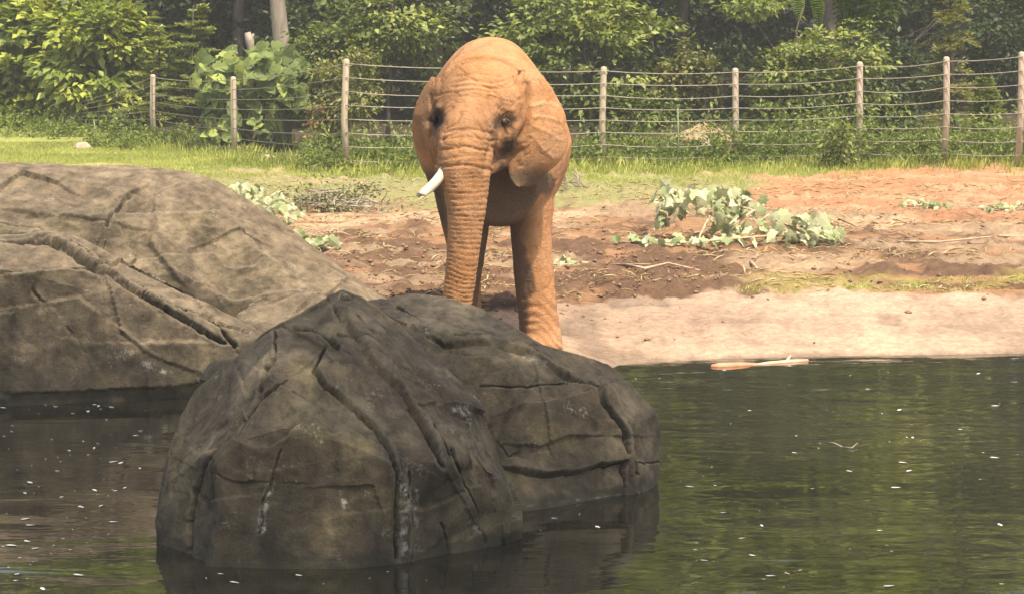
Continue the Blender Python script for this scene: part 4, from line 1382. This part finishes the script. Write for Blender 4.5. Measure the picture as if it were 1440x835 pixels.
# ------------------------------------------------------------------ stones behind the fence
def stone(name, label, px, py, Yd, r, mat, seed):
    rng = np.random.default_rng(seed)
    c0 = P(px, py, Yd)
    g = np.array([c0[0], c0[1], ground_z(c0[0], Yd) - 0.05])
    pts = [unit(rng.normal(size=3)) * np.array(r) * rng.uniform(0.8, 1.1) + np.array([0, 0, r[2] * 0.75]) for _ in range(26)]
    me = remesh(hull_mesh([pts]), min(r) / 9, 1)
    V_, N__ = vnorm(me)
    set_co(me, V_ + N__ * (0.05 * min(r) * fbm(V_ * 3 / min(r), 3, seed))[:, None])
    me.materials.clear()
    me.materials.append(mat)
    o = link(name, me)
    o.location = g
    return tag(o, label, 'stone')


stone('stone', 'big tan rounded stone lying in the weeds behind the wire fence', 990, 178, 46.3, (0.85, 0.5, 0.46), M_tanstone, 3)
stone('stone', 'whitish slab of stone leaning below the tan stone behind the wire', 1000, 192, 44.8, (0.32, 0.2, 0.36), M_stone, 4)
stone('stone', 'pale flat stone in the grass between two short fence posts', 375, 216, 45.5, (0.30, 0.22, 0.12), M_stone, 5)
stone('stone', 'pale stone half hidden in the weeds under the bright shrub', 118, 214, 50, (0.26, 0.2, 0.12), M_stone, 6)
stone('stone', 'brown stone under the big-leaved plant', 345, 207, 47.6, (0.35, 0.2, 0.16), M_tanstone, 7)

# ------------------------------------------------------------------ grass and weeds
rng = np.random.default_rng(41)
NB = 260000
bx_ = rng.uniform(-16, 13.5, NB)
by_ = 36 + (52 - 36) * rng.random(NB) ** 0.9
gz_ = base_height(bx_, by_)
bpx, bpy_ = PIX(np.c_[bx_, by_, gz_])
gn = fbm(np.c_[bx_ * 0.8, by_ * 0.8, bx_ * 0], 3, 51)
lim = np.interp(bpx, [0, 500, 1050, 1200, 1440], [246, 246, 246, 240, 231])
dens = np.clip(sstep(lim + 10 + gn * 10, lim - 10 + gn * 10, bpy_) + 0.40 * sstep(-0.2, 0.5, gn) * (bpx < 1100 - (bpy_ - 240)), 0, 1)
fd = np.interp(bpx, [p[0] for p in posts], [p[2] for p in posts])
dens = dens * (1 - 0.93 * sstep(0.8, 2.2, by_ - fd + 0.5 * gn))
tall_f = sstep(3.2, 0.3, fd - by_ + gn)
hh = (0.04 + 0.06 * rng.random(NB)) + tall_f * (0.05 + 0.34 * rng.random(NB) ** 3) * (0.6 + 0.5 * gn)
keep = (rng.random(NB) < dens) & (bpx > -40) & (bpx < 1500)
bx_, by_, gz_, hh, gn, tf = bx_[keep], by_[keep], gz_[keep], np.maximum(hh[keep], 0.04), gn[keep], tall_f[keep]
n = len(bx_)
a = rng.uniform(0, 6.28, n)
D_ = unit(np.c_[np.cos(a) * 0.45, np.sin(a) * 0.45, np.ones(n)])
Nv = unit(np.c_[-np.sin(a) * 0.4 + rng.normal(size=n) * 0.3, -np.ones(n) + rng.normal(size=n) * 0.5, np.full(n, 0.5)])
var = 0.5 + 0.3 * gn + rng.normal(size=n) * 0.18 - 0.15 * tf
leaf_o = leaf_cloud('lawn_grass', np.c_[bx_, by_, gz_ - 0.02], D_, Nv, hh, 0.11, var, M_grass)
tag(leaf_o, 'bright green grass growing along the foot of the wire fence', 'grass', kind='stuff')

# sparse short grass on the strip above the sandy shore
rng = np.random.default_rng(43)
NB = 26000
bx_ = rng.uniform(2.2, 9.5, NB)
by_ = rng.uniform(23.6, 28, NB)
gz_ = base_height(bx_, by_)
bpx, bpy_ = PIX(np.c_[bx_, by_, gz_])
gn = fbm(np.c_[bx_ * 1.2, by_ * 1.2, bx_ * 0], 3, 53)
keep = (bpy_ < 410 + 2 * gn) & (bpy_ > np.interp(bpx, [1000, 1440], [404, 384]) + 8 * gn) & (bpx > 1010 + 50 * gn) & (rng.random(NB) < sstep(-0.5, 0.4, gn))
bx_, by_, gz_, gn = bx_[keep], by_[keep], gz_[keep], gn[keep]
n = len(bx_)
a = rng.uniform(0, 6.28, n)
D_ = unit(np.c_[np.cos(a) * 0.7, np.sin(a) * 0.7, np.ones(n)])
Nv = unit(np.c_[rng.normal(size=n) * 0.4, -np.ones(n), np.full(n, 0.6)])
leaf_o = leaf_cloud('shore_grass', np.c_[bx_, by_, gz_ - 0.01], D_, Nv, rng.uniform(0.02, 0.06, n), 0.22, 0.45 + rng.normal(size=n) * 0.25, M_grass)
tag(leaf_o, 'short sparse grass on the strip above the sandy shore', 'grass', kind='stuff')

# leafy weeds under and behind the fence
rng = np.random.default_rng(47)
cc = []
for (x0, x1, y0, n_, hmax) in ((430, 600, 43.0, 90, 0.9), (800, 1010, 44.3, 140, 0.95), (1000, 1210, 44.3, 160, 1.2), (1200, 1460, 43.5, 190, 1.1), (120, 330, 50.5, 70, 0.7), (0, 220, 54, 60, 0.7), (560, 820, 45, 40, 0.6)):
    for k in range(n_):
        px = rng.uniform(x0, x1)
        Yd = y0 + rng.normal() * 0.6
        x = (px - 720) / FPX * Yd
        h = hmax * rng.random() ** 1.4
        for q in range(3):
            cc.append((x + rng.normal() * 0.06, Yd, ground_z(x, Yd) + 0.05 + h * (q + rng.random()) / 3))
cc = np.array(cc)
dd = unit(rng.normal(size=cc.shape) + np.array([0, -0.3, 0.6]))
la = clump_leaves(cc, dd, 13, 0.17, 0.12, rng, 0.9, 0.6, 0.0)
tag(leaf_cloud('fence_weeds', *la[:4], 0.38, la[4], M_weed), 'tangled yellow-green weeds growing under the wire fence', 'weeds', kind='stuff')

# straw and chaff trodden into the yard
rng = np.random.default_rng(49)
NB = 9000
by_ = 22.5 + 18 * rng.random(NB) ** 1.2
bx_ = (rng.uniform(300, 1480, NB) - 720) / FPX * by_
gzv = np.array([ground_z(x, y) for x, y in zip(bx_, by_)])
gn = fbm(np.c_[bx_ * 0.9, by_ * 0.9, bx_ * 0], 3, 54)
kp = (rng.random(NB) < sstep(-0.4, 0.5, gn)) & (PIX(np.c_[bx_, by_, gzv])[1] < np.interp(PIX(np.c_[bx_, by_, gzv])[0], [640, 900, 1050, 1440], [445, 420, 412, 412]))
bx_, by_, gzv = bx_[kp], by_[kp], gzv[kp]
n = len(bx_)
a = rng.uniform(0, 6.28, n)
D_ = unit(np.c_[np.cos(a), np.sin(a), rng.normal(size=n) * 0.18 + 0.08])
Nv = unit(np.c_[rng.normal(size=n) * 0.2, rng.normal(size=n) * 0.2 - 0.3, np.ones(n)])
tag(leaf_cloud('straw_litter', np.c_[bx_, by_, gzv + 0.012], D_, Nv, rng.uniform(0.06, 0.26, n), 0.085, rng.random(n), M_straw), 'bits of straw and chaff trodden into the muddy yard', 'straw', kind='stuff')

# crumbs and clods of mud
rng = np.random.default_rng(57)
cv, cf = [], []
ico = np.array([(0, 0, 1), (0.9, 0, 0.1), (-0.4, 0.8, 0.2), (-0.5, -0.8, 0.1), (0.2, 0.3, -0.6)])
icf = np.array([(0, 1, 2), (0, 2, 3), (0, 3, 1), (1, 4, 2), (2, 4, 3), (3, 4, 1)])
NC = 6500
for k in range(NC):
    Yd = 21.6 + 13.4 * rng.random() ** 1.3
    px = rng.uniform(430, 1460)
    x = (px - 720) / FPX * Yd
    if Yd < shore(x) + 0.2: continue
    g = ground_z(x, Yd)
    pp = PIX(np.array([x, Yd, g]))
    onsand = pp[1] > np.interp(pp[0], [640, 780, 900, 1050, 1440], [450, 428, 419, 411, 385])
    if (onsand and rng.random() > 0.10) or (rng.random() > (0.95 if (pp[1] > 345 and pp[0] < 1020) else 0.16)):
        continue
    s = 0.008 + 0.035 * rng.random() ** 3
    q = ico * s * rng.uniform(0.6, 1.4, size=(5, 3)) * np.array([1.3, 1.3, 0.8])
    an = rng.uniform(0, 6.28)
    q = np.c_[q[:, 0] * math.cos(an) - q[:, 1] * math.sin(an), q[:, 0] * math.sin(an) + q[:, 1] * math.cos(an), q[:, 2]]
    cf.append(icf + 5 * len(cv))
    cv.append(q + np.array([x, Yd, g + s * 0.25]))
M_clod = simple_mat('mud_clod', (0.17, 0.10, 0.06), (0.29, 0.18, 0.105), 1.3, 0.95, (1, 1, 1), 0, 0)
tag(link('mud_clods', make_mesh('mud_clods', np.concatenate(cv), np.concatenate(cf), M_clod, False)), 'crumbled clods of dark mud churned up across the yard', 'mud', kind='stuff')


# ------------------------------------------------------------------ cut branches lying in the yard
def cut_branch(label, clusters, stems, Yb, seed, size=(0.11, 0.2), name='cut_branch', pale=True):
    """clusters: (cx, cy, rx, ry, depth, spread, n)"""
    rng = np.random.default_rng(seed)
    c0 = clusters[0]
    x0 = P(stems[0][0][0], 417, Yb)[0]
    b0 = np.array([x0, Yb, ground_z(x0, Yb)])
    E_ = tag(empty(name, b0), label, 'branch')
    st = MB()
    for line in stems:
        pts = [P(*q) for q in line]
        for q in pts:
            q[2] = max(q[2], ground_z(q[0], q[1]) + 0.02)
        st.tube([q - b0 for q in pts], np.linspace(0.022, 0.007, len(pts)), 6)
    st.build('stem', M_stick, E_)
    for (cx, cy, rx, ry, Yd, sp, nn) in clusters:
        for k in range(nn):
            a, r_ = rng.uniform(0, 6.28), math.sqrt(rng.random())
            p = P(cx + rx * r_ * math.cos(a), cy + ry * r_ * math.sin(a), Yd + rng.normal() * sp)
            p[2] = max(p[2], ground_z(p[0], p[1]) + 0.05)
            d = np.array([rng.normal() * 0.7, -0.25 + rng.normal() * 0.4, -0.55 + rng.normal() * 0.45])
            nr = np.array([rng.normal() * 0.6, -0.4 + rng.normal() * 0.5, 0.9 + rng.normal() * 0.4])
            sz = rng.uniform(*size)
            p[2] = max(p[2], ground_z(p[0], p[1]) + 0.55 * sz)
            place_leaf(ME_maple[rng.integers(3)], E_, p - b0, d, nr, sz)
    return E_


cut_branch('large cut branch with wilting pale green leaves sprawled on the mud', [
    (960, 278, 50, 18, 30.0, 0.25, 64), (1035, 280, 42, 20, 29.8, 0.25, 54), (930, 300, 9, 20, 29.9, 0.1, 9), (1028, 308, 28, 20, 29.5, 0.2, 32), (1118, 320, 62, 27, 29.2, 0.3, 80), (1162, 334, 24, 16, 29.0, 0.2, 14), (1000, 342, 60, 9, 29.0, 0.2, 32), (905, 346, 45, 5, 28.9, 0.1, 14)],
    [[(1170, 347, 28.9), (1110, 318, 29.3), (1060, 296, 29.6), (1010, 282, 29.8), (960, 276, 30.0), (915, 284, 30.1)], [(1110, 330, 29.2), (1040, 335, 29.1), (960, 342, 28.9), (870, 348, 28.8)], [(1060, 296, 29.6), (1030, 318, 29.4), (1020, 345, 29.1)], [(1000, 300, 29.7), (985, 330, 29.3), (980, 346, 29.0)]], 29.0, 61, (0.14, 0.23))
cut_branch('leafy cut branch lying behind the slope of the long tan-topped rock', [
    (345, 268, 24, 14, 32.5, 0.25, 26), (385, 280, 30, 16, 32.2, 0.25, 34), (400, 300, 28, 14, 31.4, 0.2, 24), (370, 290, 30, 12, 31.6, 0.2, 18)],
    [[(330, 300, 31.8), (370, 285, 32.0), (410, 280, 32.2)], [(370, 290, 31.8), (405, 305, 31.2), (420, 312, 30.8)]], 31.8, 62, (0.12, 0.2))
cut_branch('small fallen sprig of big pale leaves at the foot of the long rock', [
    (446, 342, 24, 12, 28.4, 0.15, 30), (420, 330, 10, 12, 28.6, 0.1, 7)],
    [[(465, 350, 28.2), (440, 345, 28.4), (415, 325, 28.6)]], 28.3, 63, (0.13, 0.22), 'cut_sprig')
cut_branch('low sprig of green leaves on the orange clay, farther from the grass edge', [(1302, 288, 34, 6, 34.4, 0.2, 34)], [[(1275, 290, 34.4), (1340, 291, 34.4)]], 34.4, 64, (0.09, 0.15), 'cut_sprig')
cut_branch('flat green sprig on the clay at the right-hand end of the yard', [(1412, 293, 32, 4, 34.0, 0.2, 28)], [[(1380, 294, 34.0), (1445, 294, 34.0)]], 34.0, 65, (0.09, 0.15), 'cut_sprig')
cut_branch('few green leaves lying on the mud beside the elephant', [(795, 372, 18, 5, 26.9, 0.15, 14)], [[(778, 374, 26.8), (812, 373, 26.8)]], 26.9, 66, (0.07, 0.12), 'cut_sprig')

# brush heaps
rng = np.random.default_rng(71)


def brush(label, px0, px1, py0, pyb, Yd, n_, leaves, seed, mat=M_greystick):
    rng = np.random.default_rng(seed)
    xm = (px0 + px1) / 2
    b0 = gp(xm, Yd, 0.0)
    E_ = tag(empty('brush_heap', b0), label, 'brush')
    tips = []
    for k in range(n_):
        xa, xb = rng.uniform(px0, px1), rng.uniform(px0, px1)
        ya = pyb - rng.random() * (pyb - py0) * 0.35
        yb = pyb - rng.random() * (pyb - py0)
        Ya = Yd + rng.normal() * 0.25
        p, q = P(xa, ya, Ya), P(xb, yb, Yd + rng.normal() * 0.25)
        for v in (p, q):
            v[2] = max(v[2], ground_z(v[0], v[1]) + 0.02)
        mid = (p + q) / 2 + rng.normal(size=3) * 0.07
        s = MB()
        r_ = rng.uniform(0.007, 0.017)
        s.tube([p - b0, mid - b0, q - b0], [r_, r_ * 0.85, r_ * 0.5], 5)
        s.tube([mid - b0, mid - b0 + (q - p) * 0.3 + rng.normal(size=3) * 0.1], [r_ * 0.6, r_ * 0.3], 4)
        s.build('stick', mat, E_)
        tips += [mid - b0, q - b0]
    if leaves:
        cc = np.array(tips) + rng.normal(size=(len(tips), 3)) * 0.1
        cc[:, 2] = np.maximum(cc[:, 2], 0.06)
        la = clump_leaves(cc, unit(rng.normal(size=cc.shape)), leaves, 0.2, 0.09, rng, 0.5, 0.7, 0.2)
        la[0][:, 2] = np.maximum(la[0][:, 2], 0.05)
        leaf_cloud('leaves', *la[:4], 0.4, la[4], M_dryleaf, E_)['kind'] = 'stuff'


brush('heap of drying twigs and grey-green leaves in the grass behind the long rock', 405, 545, 262, 294, 34.0, 26, 22, 72)
brush('bare tangle of pale twigs lying in the grass behind the elephant', 772, 824, 234, 270, 38.0, 16, 0, 73, M_palebark)

# single sticks on the ground
sticks = [
    ('forked pale stick lying on the mud between the elephant and the leafy branch', [(818, 374), (835, 368), (880, 374), (908, 381), (940, 377), (985, 379)], 0.022),
    ('long straight stick lying on the brown soil right of the leafy branch', [(1262, 341), (1320, 344), (1392, 342)], 0.02),
    ('reddish bent stick beside the tip of the leafy branch', [(1168, 318), (1180, 311), (1205, 322)], 0.022),
    ('short stub of wood in the mud below the leafy branch', [(1055, 370), (1064, 377)], 0.025),
    ('pale stick at the right-hand end of the muddy yard', [(1405, 337), (1445, 332)], 0.022),
    ('thin dry stick near the brush heap behind the long rock', [(490, 236), (515, 250), (532, 266)], 0.012),
]
for lab, line, r_ in sticks:
    pts = []
    for (x, y) in line:
        g = G(x, y, 0.3)
        g[2] = ground_z(g[0], g[1]) + r_ * 0.9 + 0.01
        pts.append(g)
    b0 = pts[0].copy()
    s = MB()
    s.tube([p - b0 + rng.normal(size=3) * 0.01 for p in pts], np.linspace(r_, r_ * 0.5, len(pts)), 7)
    if len(pts) > 4:
        s.tube([pts[2] - b0, pts[2] - b0 + np.array([0.3, -0.25, 0.03])], [r_ * 0.7, r_ * 0.3], 6)
    tag(s.build('stick', M_stick), lab, 'stick').location = b0

# a few pale scraps on the grass
for k, (x, y, lab) in enumerate(((1097, 237, 'small white scrap on the grass before the wire fence post'), (1317, 231, 'small white scrap on the grass near the right end of the fence'))):
    g = G(x, y, 0.3)
    g[2] = ground_z(g[0], g[1]) + 0.05
    s = MB()
    s.add([(-0.09, -0.03, 0), (0.0, -0.05, 0.05), (0.1, -0.01, 0.01), (0.07, 0.05, 0.05), (-0.05, 0.06, 0.03), (0, 0, -0.03)], [(0, 1, 4), (1, 3, 4), (1, 2, 3), (0, 5, 1), (1, 5, 2), (2, 5, 3), (3, 5, 4), (4, 5, 0)])
    tag(s.build('scrap', M_scrap, None, False), lab, 'scrap').location = g

# ------------------------------------------------------------------ things floating on the pond
g0 = G(1068, 513)
E_ = tag(empty('floating_log', g0), 'broken peeled branch with a reddish end floating by the sandy shore', 'log')
s = MB()
s.tube([G(1000, 515) - g0, G(1010, 515) - g0, G(1040, 513.5) - g0, G(1066, 512) - g0], [0.02, 0.036, 0.032, 0.014], 9)
s.build('bark_end', simple_mat('red_bark', (0.50, 0.20, 0.10), (0.62, 0.32, 0.19), 6, 0.8), E_)
s = MB()
s.tube([G(1058, 513) - g0, G(1080, 511) - g0, G(1110, 508.5) - g0, G(1136, 507) - g0], [0.012, 0.022, 0.025, 0.02], 9)
s.tube([G(1105, 509) - g0, G(1112, 506) - g0 + np.array([0, 0, 0.05])], [0.02, 0.008], 6)
s.build('peeled_end', M_peeled, E_)
g0 = G(1185, 628)
s = MB()
s.tube([np.zeros(3), G(1172, 624) - g0 + np.array([0, 0, 0.012]), G(1164, 622) - g0], [0.006, 0.005, 0.003], 6)
s.tube([np.zeros(3), G(1198, 631) - g0 + np.array([0, 0, 0.012]), G(1206, 627) - g0 + np.array([0, 0, 0.03])], [0.006, 0.005, 0.003], 6)
tag(s.build('floating_twig', M_greystick), 'thin pale bent twig floating on the green reflections of the pond', 'twig').location = g0

rng = np.random.default_rng(83)
ME_bit = []
for k in range(5):
    L0, W0 = 1.0, rng.uniform(0.3, 0.6)
    q = rng.uniform(-0.12, 0.12, size=6)
    vv = [(-0.5, 0, 0.0), (-0.1 + q[0], -W0 / 2, 0.02), (0.3 + q[1], -W0 / 3, 0.05), (0.5, q[2], 0.02), (0.2 + q[3], W0 / 2, 0.0), (-0.25 + q[4], W0 / 2.4, 0.04), (0, 0, 0.09)]
    ff = [(i, (i + 1) % 6, 6) for i in range(6)]
    ME_bit.append(make_mesh('floating_leaf', vv, ff, M_scrap, False))
bits = []
while len(bits) < 70:
    x, y = rng.uniform(870, 1440), 520 + 310 * rng.random() ** 1.1
    if x < 945 and y > 560: continue
    bits.append((x, y))
while len(bits) < 155:
    x, y = rng.uniform(0, 250), 568 + 262 * rng.random()
    if x > 222 and y > 600 or x > 262 - (y - 560) * 0.6 + 10: continue
    bits.append((x, y))
bits += [(290, 812), (310, 806), (330, 818), (420, 808), (455, 820), (520, 812), (545, 803), (600, 815), (780, 728), (815, 722), (840, 740), (760, 745)]
for (x, y) in bits:
    g = G(x, y, 0.004)
    o = link('floating_leaf', ME_bit[rng.integers(5)])
    o.location = g
    s_ = 0.014 + 0.06 * rng.random() ** 2.2
    o.scale = (s_ * 1.2, s_, s_ * 0.7)
    o.rotation_euler = (0, 0, rng.normal() * 0.9)
    tag(o, 'tiny pale leaf fragment floating on the dark pond', 'leaf', 'pale bits floating on the pond')

# ------------------------------------------------------------------ the viewers' bank and its shade tree
bxs, bys = np.linspace(-30, 30, 40), np.r_[np.linspace(-20, 3, 8), np.linspace(3.3, 5.6, 8)]
BX, BY = np.meshgrid(bxs, bys)
BZ = np.interp(BY, [-20, 3, 3.5, 5.2, 6], [1.75, 1.65, 1.5, -0.3, -0.5]) + 0.06 * noise(np.c_[BX.ravel(), BY.ravel(), BX.ravel() * 0], 3).reshape(BX.shape)
nb = len(bxs)
ii = (np.arange(len(bys) - 1)[:, None] * nb + np.arange(nb - 1)[None, :]).ravel()
tag(link('viewing_bank', make_mesh('viewing_bank', np.c_[BX.ravel(), BY.ravel(), BZ.ravel()], np.c_[ii, ii + 1, ii + nb + 1, ii + nb], simple_mat('bank_soil', (0.16, 0.12, 0.07), (0.22, 0.2, 0.09), 3))), kind='structure')

rng = np.random.default_rng(97)
b0 = np.array([4.2, 2.6, 1.6])
E_ = tag(empty('feathery_leaved_tree', b0), 'tree on the viewing bank whose feathery fronds hang at the top of the view', 'tree')
cc1, d1 = clumps(np.array([1.2, 11.6, 8.6]) - b0, (3.6, 3.0, 1.3), 120, rng, 0.1)
cc2, d2 = clumps(np.array([4.2, 6.5, 9.2]) - b0, (3.4, 4.0, 1.6), 90, rng, 0.1)
cc3, d3 = clumps(np.array([-2.8, 14.4, 8.8]) - b0, (3.8, 1.7, 1.1), 60, rng, 0.1)
cc, dd = np.r_[cc1, cc2, cc3], np.r_[d1, d2, d3]
la = clump_leaves(cc, dd, 42, 0.75, 0.26, rng, 0.35)
leaf_cloud('crown', *la[:4], 0.4, la[4], M_leaf_frond, E_)['kind'] = 'stuff'
tm = MB()
trunk = [np.array([0, 0, -0.1]), np.array([0.1, 0.6, 2.0]), np.array([-0.2, 2.2, 4.6]), np.array([-1.0, 5.2, 6.2]), np.array([-2.2, 8.0, 6.9]), np.array([-3.2, 10.0, 7.3])]
tm.tube(trunk, [0.34, 0.27, 0.22, 0.16, 0.11, 0.05], 12)
for q in cc[rng.choice(len(cc), 34, replace=False)]:
    a0 = trunk[rng.integers(2, 6)]
    tm.tube([a0, a0 * 0.5 + q * 0.5 + np.array([0, 0, 0.2]), q], [0.05, 0.03, 0.01], 5)
# the twig that carries the hanging fronds
hang = np.array([P(1190, -60, 10.6)[0], 10.6, P(1190, -60, 10.6)[2]]) - b0
tm.tube([trunk[4], trunk[4] * 0.4 + hang * 0.6 + np.array([0.3, 0.2, 1.0]), hang + np.array([0.3, 0, 0.5]), hang], [0.04, 0.022, 0.013, 0.007], 6)
tm.build('trunk', M_bark, E_)


def frond(x, ytop, ybot, Yd, wpx, npair, var, seed):
    rng = np.random.default_rng(seed)
    s = Yd / FPX
    top, bot = P(x + rng.normal() * 6, ytop, Yd) - b0, P(x, ybot, Yd + rng.normal() * 0.05) - b0
    Cs, Ds, Ns, Ss = [], [], [], []
    for k in range(npair):
        t = (k + 0.3) / npair
        c0 = top + (bot - top) * t
        w = wpx * s * math.sin(math.pi * min(1, 0.25 + 0.72 * t)) ** 0.6
        for sg in (-1, 1):
            d0 = unit(np.array([sg * 1.0, rng.normal() * 0.2, 0.28]))
            m_ = 6
            for j in range(m_):
                u = j / m_
                c1 = c0 + d0 * w * u + np.array([0, 0, -0.55 * w * u * u])
                dj = unit(d0 + np.array([0, 0, -1.1 * u]))
                Cs.append(c1); Ds.append(dj); Ns.append(unit(np.array([0, -0.8, 0.7]) + rng.normal(size=3) * 0.15)); Ss.append(w / m_ * 1.35)
    n = len(Cs)
    o = leaf_cloud('frond', np.array(Cs), np.array(Ds), np.array(Ns), np.array(Ss), 1.35, var + rng.normal(size=n) * 0.1, M_leaf_frond, E_)
    rm = MB()
    rm.tube([hang, top * 0.6 + hang * 0.4, top, (top + bot) / 2, bot], [0.004, 0.0035, 0.003, 0.0025, 0.0015], 5)
    rm.build('rachis', M_greenstem, o)


for k, (x, yt, yb, Yd, w, npair, v) in enumerate(((1124, -50, 30, 10.2, 12, 26, 1.0), (1152, -55, 38, 10.25, 12, 27, 1.0), (1186, -60, 62, 10.8, 17, 18, 0.15), (1222, -55, 66, 10.7, 17, 18, 0.15), (1252, -50, 44, 10.9, 17, 16, 0.3), (1288, -60, 14, 10.6, 14, 14, 0.5), (1350, -70, 16, 10.8, 16, 15, 0.6), (1385, -80, 14, 10.9, 16, 15, 0.5))):
    frond(x, yt, yb, Yd, w, npair, v, 400 + k)

# ------------------------------------------------------------------ humid summer air
m = bpy.data.materials.new('summer_haze')
m.use_nodes = True
nt = m.node_tree
nt.nodes.remove(nt.nodes['Principled BSDF'])
pv = nt.nodes.new('ShaderNodeVolumePrincipled')
pv.inputs['Color'].default_value = (0.95, 0.93, 0.86, 1)
pv.inputs['Density'].default_value = 0.0014
pv.inputs['Anisotropy'].default_value = 0.2
L_(nt, pv.outputs[0], nt.nodes['Material Output'].inputs['Volume'])
hz = MB()
x0, x1, y0, y1, z0, z1 = -64, 64, -24, 134, -2.6, 28
hz.add([(x0, y0, z0), (x1, y0, z0), (x1, y1, z0), (x0, y1, z0), (x0, y0, z1), (x1, y0, z1), (x1, y1, z1), (x0, y1, z1)], [(3, 2, 1, 0), (4, 5, 6, 7), (0, 1, 5, 4), (1, 2, 6, 5), (2, 3, 7, 6), (3, 0, 4, 7)])
tag(hz.build('haze', m, None, False), 'thin humid summer haze hanging in the air over the yard', 'haze', kind='stuff')
